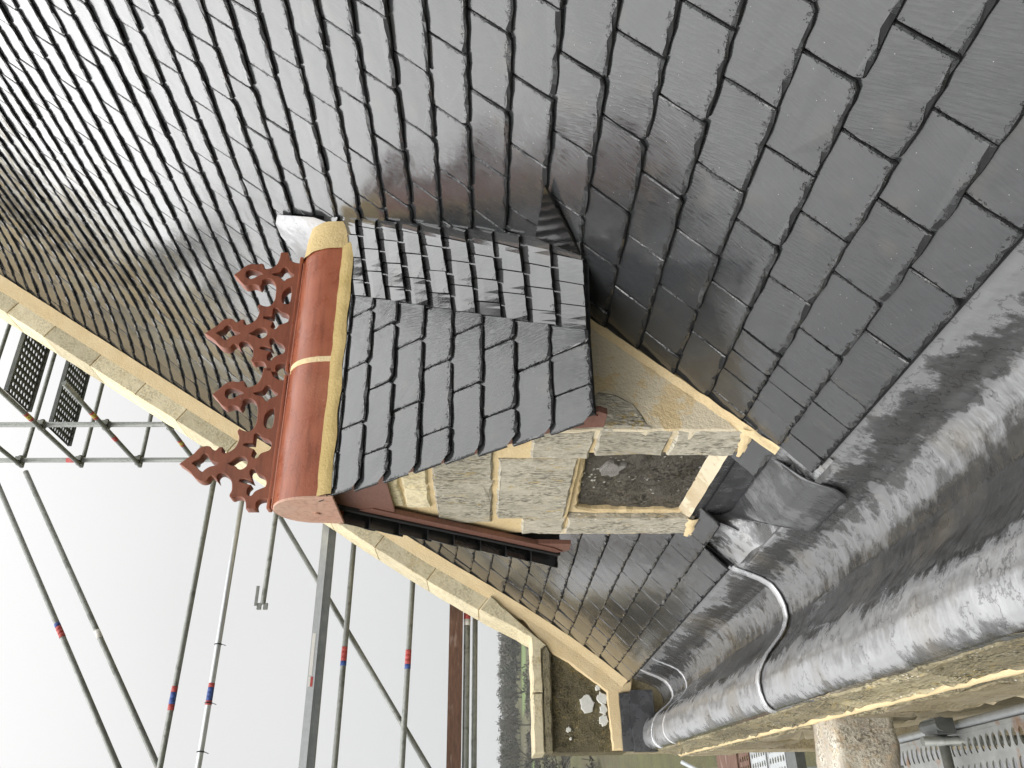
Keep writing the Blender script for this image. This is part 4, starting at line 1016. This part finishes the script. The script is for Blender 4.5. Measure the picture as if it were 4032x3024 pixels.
led('standard', (V2[0], V2[1], GZ), (V2[0], V2[1], 8.9), TRD + .004, [((5.84 * KS + 12 - 0.32) / 20.9, [M_RED], 0.20)])
led('ledger', (6.5, 9.3, 3.215), (-1.5, 9.3, 3.34), TRD, [(0.64, [M_RED, M_BLUE, M_BLUE, M_RED], 0.24)])
led('ledger', (5.5, 9.3, 2.87), (-1.5, 9.3, 2.945), TRD, [(0.583, [M_RED, M_BLUE, M_BLUE, M_BLUE, M_RED], 0.22)], M_GALVL)
led('ledger', (4.3, 9.3, 2.455), (2.36, 9.3, 2.485), TRD - .002, [(0.37, [M_WHITE, M_RED], 0.12)])
led('ledger', (5.5, 9.3, 1.515), (-1.5, 9.3, 1.565), TRD, [(0.53, [M_RED, M_RED, M_RED, M_BLUE], 0.20)])
led('ledger', (5.0, 9.3, 0.80), (-1.5, 9.3, 0.90), TRD, [(0.50, [M_RED, M_RED, M_RED, M_BLUE], 0.20)])
led('ledger', (5.0, 9.3, 0.215), (-1.5, 9.3, 0.222), TRD + .006, [(0.43, [M_WHITE, M_RED, M_WHITE], 0.20)])
led('ledger', (5.0, 9.36, 0.125), (-1.5, 9.36, 0.138), TRD)
led('brace', (4.01, 9.42, 5.57), (-0.6, 9.42, 2.47), TRD, [(0.42, [M_WHITE], 0.10)])
led('brace', (4.30, 9.42, 6.16), (-0.6, 9.42, 2.875), TRD, [(0.445, [M_BLUE, M_RED, M_RED, M_RED], 0.18)])
led('brace', (3.45, 9.40, 2.47), (-0.6, 9.40, -0.27), TRD - 0.002)
# open end of the short tube: forked clip
mb = MB(); mb.box((2.30, 9.285, 2.50), (2.37, 9.315, 2.545)); mb.box((2.30, 9.285, 2.43), (2.37, 9.315, 2.475)); mb.box((2.34, 9.28, 2.545), (2.56, 9.30, 2.575)); mb.build('clip', M_GALV, SC)
# cable ties on the second ledger
for f in (1.93, 1.33, 0.86):
    ang = [i * pi / 8 for i in range(17)]
    mb = MB(); zc = 2.87 + (5.5 - f) / 7 * 0.075
    for i in range(16):
        mb.tube((f, 9.3 + 0.036 * cos(ang[i]), zc + 0.036 * sin(ang[i])), (f, 9.3 + 0.036 * cos(ang[i+1]), zc + 0.036 * sin(ang[i+1])), 0.006, 6)
    mb.tube((f, 9.29, zc - 0.034), (f - 0.02, 9.27, zc - 0.09), 0.004, 6); mb.build('cable_tie', M_BLACK, SC)
# steel lattice board (deep beam) and timber board
be = MB(); be.box((-1.5, 9.22, 1.745), (5.0, 9.30, 1.895)); bo = be.build('beam', M_GALVL, SC, label='deep folded steel beam')
MB().box((-1.5, 9.205, 1.735), (5.0, 9.219, 1.79)).build('flange', M_DECKD, bo); MB().box((-1.5, 9.208, 1.815), (5.0, 9.219, 1.83)).build('rib', M_GALVL, bo); MB().box((-1.5, 9.21, 1.792), (5.0, 9.2195, 1.812)).build('flange', M_DECKD, bo)
MB().box((1.58, 9.2165, 1.85), (2.02, 9.2195, 1.885)).build('sticker', M_WHITE, bo)
MB().box((1.47, 9.2165, 1.835), (1.57, 9.2195, 1.86)).build('sticker', M_RED, bo); MB().box((1.47, 9.2165, 1.861), (1.57, 9.2195, 1.885)).build('sticker', M_WHITE, bo)
bd = MB().box((-1.5, 9.24, 0.262), (5.0, 9.285, 0.41)).build('timber_board', M_BOARD, SC)
# upper lifts: ledgers along x through the standards, transoms along y, decks seen from below
for zz in [7.03 * KS] + LV:
    led('ledger', (9.0, V2[1] + 0.07, zz), (V2[0] - 0.08, V2[1] + 0.07, zz), TRD)
for zz, yn in zip(LV[:4], (8.5, 8.2, 8.146, 9.1)):
    led('transom', (V1[0] - 0.06, yn * KS, zz), (V1[0] - 0.06, V2[1] + 0.06, zz), TRD, [(0.34 if yn < 9 else 0.45, [M_RED, M_YELL, M_YELL, M_RED], 0.18)] + ([(0.62, [M_RED, M_RED], 0.12)] if yn < 8.18 else []))
def rosette(x, y, z):
    mb = MB(); mb.tube((x, y, z - 0.012), (x, y, z + 0.012), 0.075, 14); mb.tube((x, y, z - 0.05), (x, y, z + 0.05), TRD + 0.012, 12)
    mb.box((x - 0.075, y - 0.03, z - 0.04), (x - 0.02, y + 0.03, z + 0.04)); mb.box((x - 0.03, y - 0.08, z - 0.04), (x + 0.03, y - 0.02, z + 0.04)); mb.build('coupler', M_GALV, SC)
for zz in LV[:4]:
    rosette(V1[0], V1[1], zz); rosette(V2[0], V2[1], zz)
def perforated(name, x0, x1, y0, y1, z, cx, cy, mt, parent, frame=0.05, ax='y', hole=0.62):
    """steel plank with rows of slotted holes, turned-down edges"""
    mb = MB(); nx = max(1, int((x1 - x0 - 0.04) / cx)); ny = max(1, int((y1 - y0) / cy)); sx = (x1 - x0 - 0.04) / nx; sy = (y1 - y0) / ny
    for i in range(nx):
        for j in range(ny):
            ox = x0 + 0.02 + i * sx; oy = y0 + j * sy
            o4 = [(ox, oy), (ox + sx / 2, oy), (ox + sx, oy), (ox + sx, oy + sy / 2), (ox + sx, oy + sy), (ox + sx / 2, oy + sy), (ox, oy + sy), (ox, oy + sy / 2)]
            ccx, ccy = ox + sx / 2, oy + sy / 2
            i8 = []
            for (px_, py_) in o4:
                dx, dy = px_ - ccx, py_ - ccy; l = sqrt((dx / sx) ** 2 + (dy / sy) ** 2) * 2
                i8.append((ccx + dx / l * hole, ccy + dy / l * hole))
            V = [(a, b, z) for a, b in o4] + [(a, b, z) for a, b in i8] + [(a, b, z - 0.012) for a, b in i8]
            mb.add(V, [(k, (k+1) % 8, 8 + (k+1) % 8, 8 + k) for k in range(8)] + [(8 + k, 8 + (k+1) % 8, 16 + (k+1) % 8, 16 + k) for k in range(8)])
    o = mb.build(name, mt, parent)
    MB().box((x0 - 0.004, y0, z - frame), (x0 + 0.019, y1, z + 0.004)).build('edge', mt, o); MB().box((x1 - 0.019, y0, z - frame), (x1 + 0.004, y1, z + 0.004)).build('edge', mt, o)
    return o
# lift decks (run along x between the transoms)
def deck_x(x0, x1, y0, y1, z):
    o = perforated('deck', y0, y1, x0, x1, 0, 0.065, 0.10, M_DECKD, None)
    for q in [o] + list(o.children):
        for v in q.data.vertices: v.co = Vector((v.co.y, v.co.x, v.co.z + z))
        q.data.flip_normals()
    setpar(o, SC); return o
deck_x(4.62 * KS, 7.6, 8.47 * KS, 9.03 * KS, 5.52 * KS); deck_x(4.66 * KS, 8.2, 9.52 * KS, 10.10 * KS, 5.52 * KS)

# ------------------------------------------------------------------ lower platforms outside the wall
PLT = thing('scaffold_platform', 'perforated steel scaffold platform below the cornice beside the stone spout', 'scaffold', (0.2, 5, GZ))
for (a, b) in ((0.10, 0.62), (-0.45, 0.07), (-1.0, -0.48)):
    perforated('deck', a, b, 2.2, 6.9, -3.2, 0.15, 0.075, M_DECK, PLT, 0.07, hole=0.68)
tube_mesh('standard', (0.56, 6.0, GZ), (0.56, 6.0, -2.95), TRD, M_GALV, PLT)
tb = tube_mesh('transom', (0.70, 6.02, -3.10), (-1.1, 6.02, -3.10), TRD + 0.003, M_GALV, PLT)
mb = MB(); mb.box((0.60, 5.93, -3.16), (0.70, 6.11, -3.03)); mb.tube((0.66, 5.90, -3.06), (0.66, 6.14, -3.06), 0.045, 12); mb.build('coupler', M_DECKD, PLT)
tube_mesh('ledger', (0.66, 2.0, -3.22), (0.66, 7.0, -3.22), TRD, M_GALVL, PLT)
PL2 = thing('scaffold_platform', 'lower pale scaffold boards seen past the far end of the cornice', 'scaffold', (0.6, 11, GZ))
ZP = -3.2
for (a, b, mt) in ((9.62, 10.22, M_GALVL), (10.30, 10.90, M_GALVL), (10.98, 11.42, M_BOARD)):
    o = perforated('deck', a, b, -1.2, 1.6, 0, 0.09, 0.11, mt, None, 0.06)
    for q in [o] + list(o.children):
        for v in q.data.vertices: v.co = Vector((v.co.y, v.co.x, v.co.z + ZP))
        q.data.flip_normals()
    setpar(o, PL2)
MB().box((-1.2, 11.45, ZP - 0.04), (1.6, 12.45, ZP + 0.02)).build('timber_board', M_BOARD, PL2)
MB().box((-1.2, 9.30, ZP - 0.10), (1.6, 9.60, ZP - 0.0)).build('edge_board', M_DECKD, PL2)
tube_mesh('standard', (0.95, 14.2, GZ), (0.95, 14.2, -2.6), TRD, M_GALV, PL2); tube_mesh('brace', (1.05, 13.9, -3.0), (0.1, 12.6, -4.4), TRD, M_GALVL, PL2)

# ------------------------------------------------------------------ lower building roof seen below the cornice
LB = thing('lower_building', 'lower building with a plain grey slate roof beneath the scaffold', 'building', (0.2, 9, GZ))
def make_lowroof():
    m, t, b = mat_new('far slate roof'); lk = t.links.new
    br = N(t, 'ShaderNodeTexBrick'); br.inputs['Scale'].default_value = 3.2; br.inputs['Color1'].default_value = (0.15, 0.15, 0.16, 1); br.inputs['Color2'].default_value = (0.18, 0.18, 0.19, 1)
    br.inputs['Mortar'].default_value = (0.10, 0.10, 0.105, 1); br.inputs['Mortar Size'].default_value = 0.012
    lk(geoco(t), br.inputs['Vector']); lk(br.outputs['Color'], b.inputs['Base Color']); b.inputs['Roughness'].default_value = 0.5; return m
mesh('roof', [(-4, 6.5, -7.0), (4, 6.5, -7.0), (4, 18, -7.6), (-4, 18, -7.6), (-4, 6.5, -7.2), (4, 6.5, -7.2), (4, 18, -7.8), (-4, 18, -7.8)], [(0,1,2,3),(7,6,5,4),(0,4,5,1),(1,5,6,2),(2,6,7,3),(3,7,4,0)], make_lowroof(), LB)
MB().box((-3.9, 6.6, GZ), (3.9, 17.9, -7.81)).build('wall', M_WALL, LB)
MB().tube((-3, 8.9, -6.9), (3, 9.6, -6.98), 0.05, 12).build('pipe', M_GALVL, LB)

# ------------------------------------------------------------------ winter mist
HZ = bpy.data.materials.new('mist'); HZ.use_nodes = True; tt = HZ.node_tree; tt.nodes.clear()
oo = N(tt, 'ShaderNodeOutputMaterial'); pv = N(tt, 'ShaderNodeVolumePrincipled'); pv.inputs['Color'].default_value = (0.93, 0.94, 0.95, 1); pv.inputs['Density'].default_value = 0.00032
tt.links.new(pv.outputs[0], oo.inputs['Volume'])
MB().box((-700, -500, -70), (700, 700, 10.5)).build('haze', HZ, None, label='thin white winter mist filling the valley air', category='mist', kind='stuff')
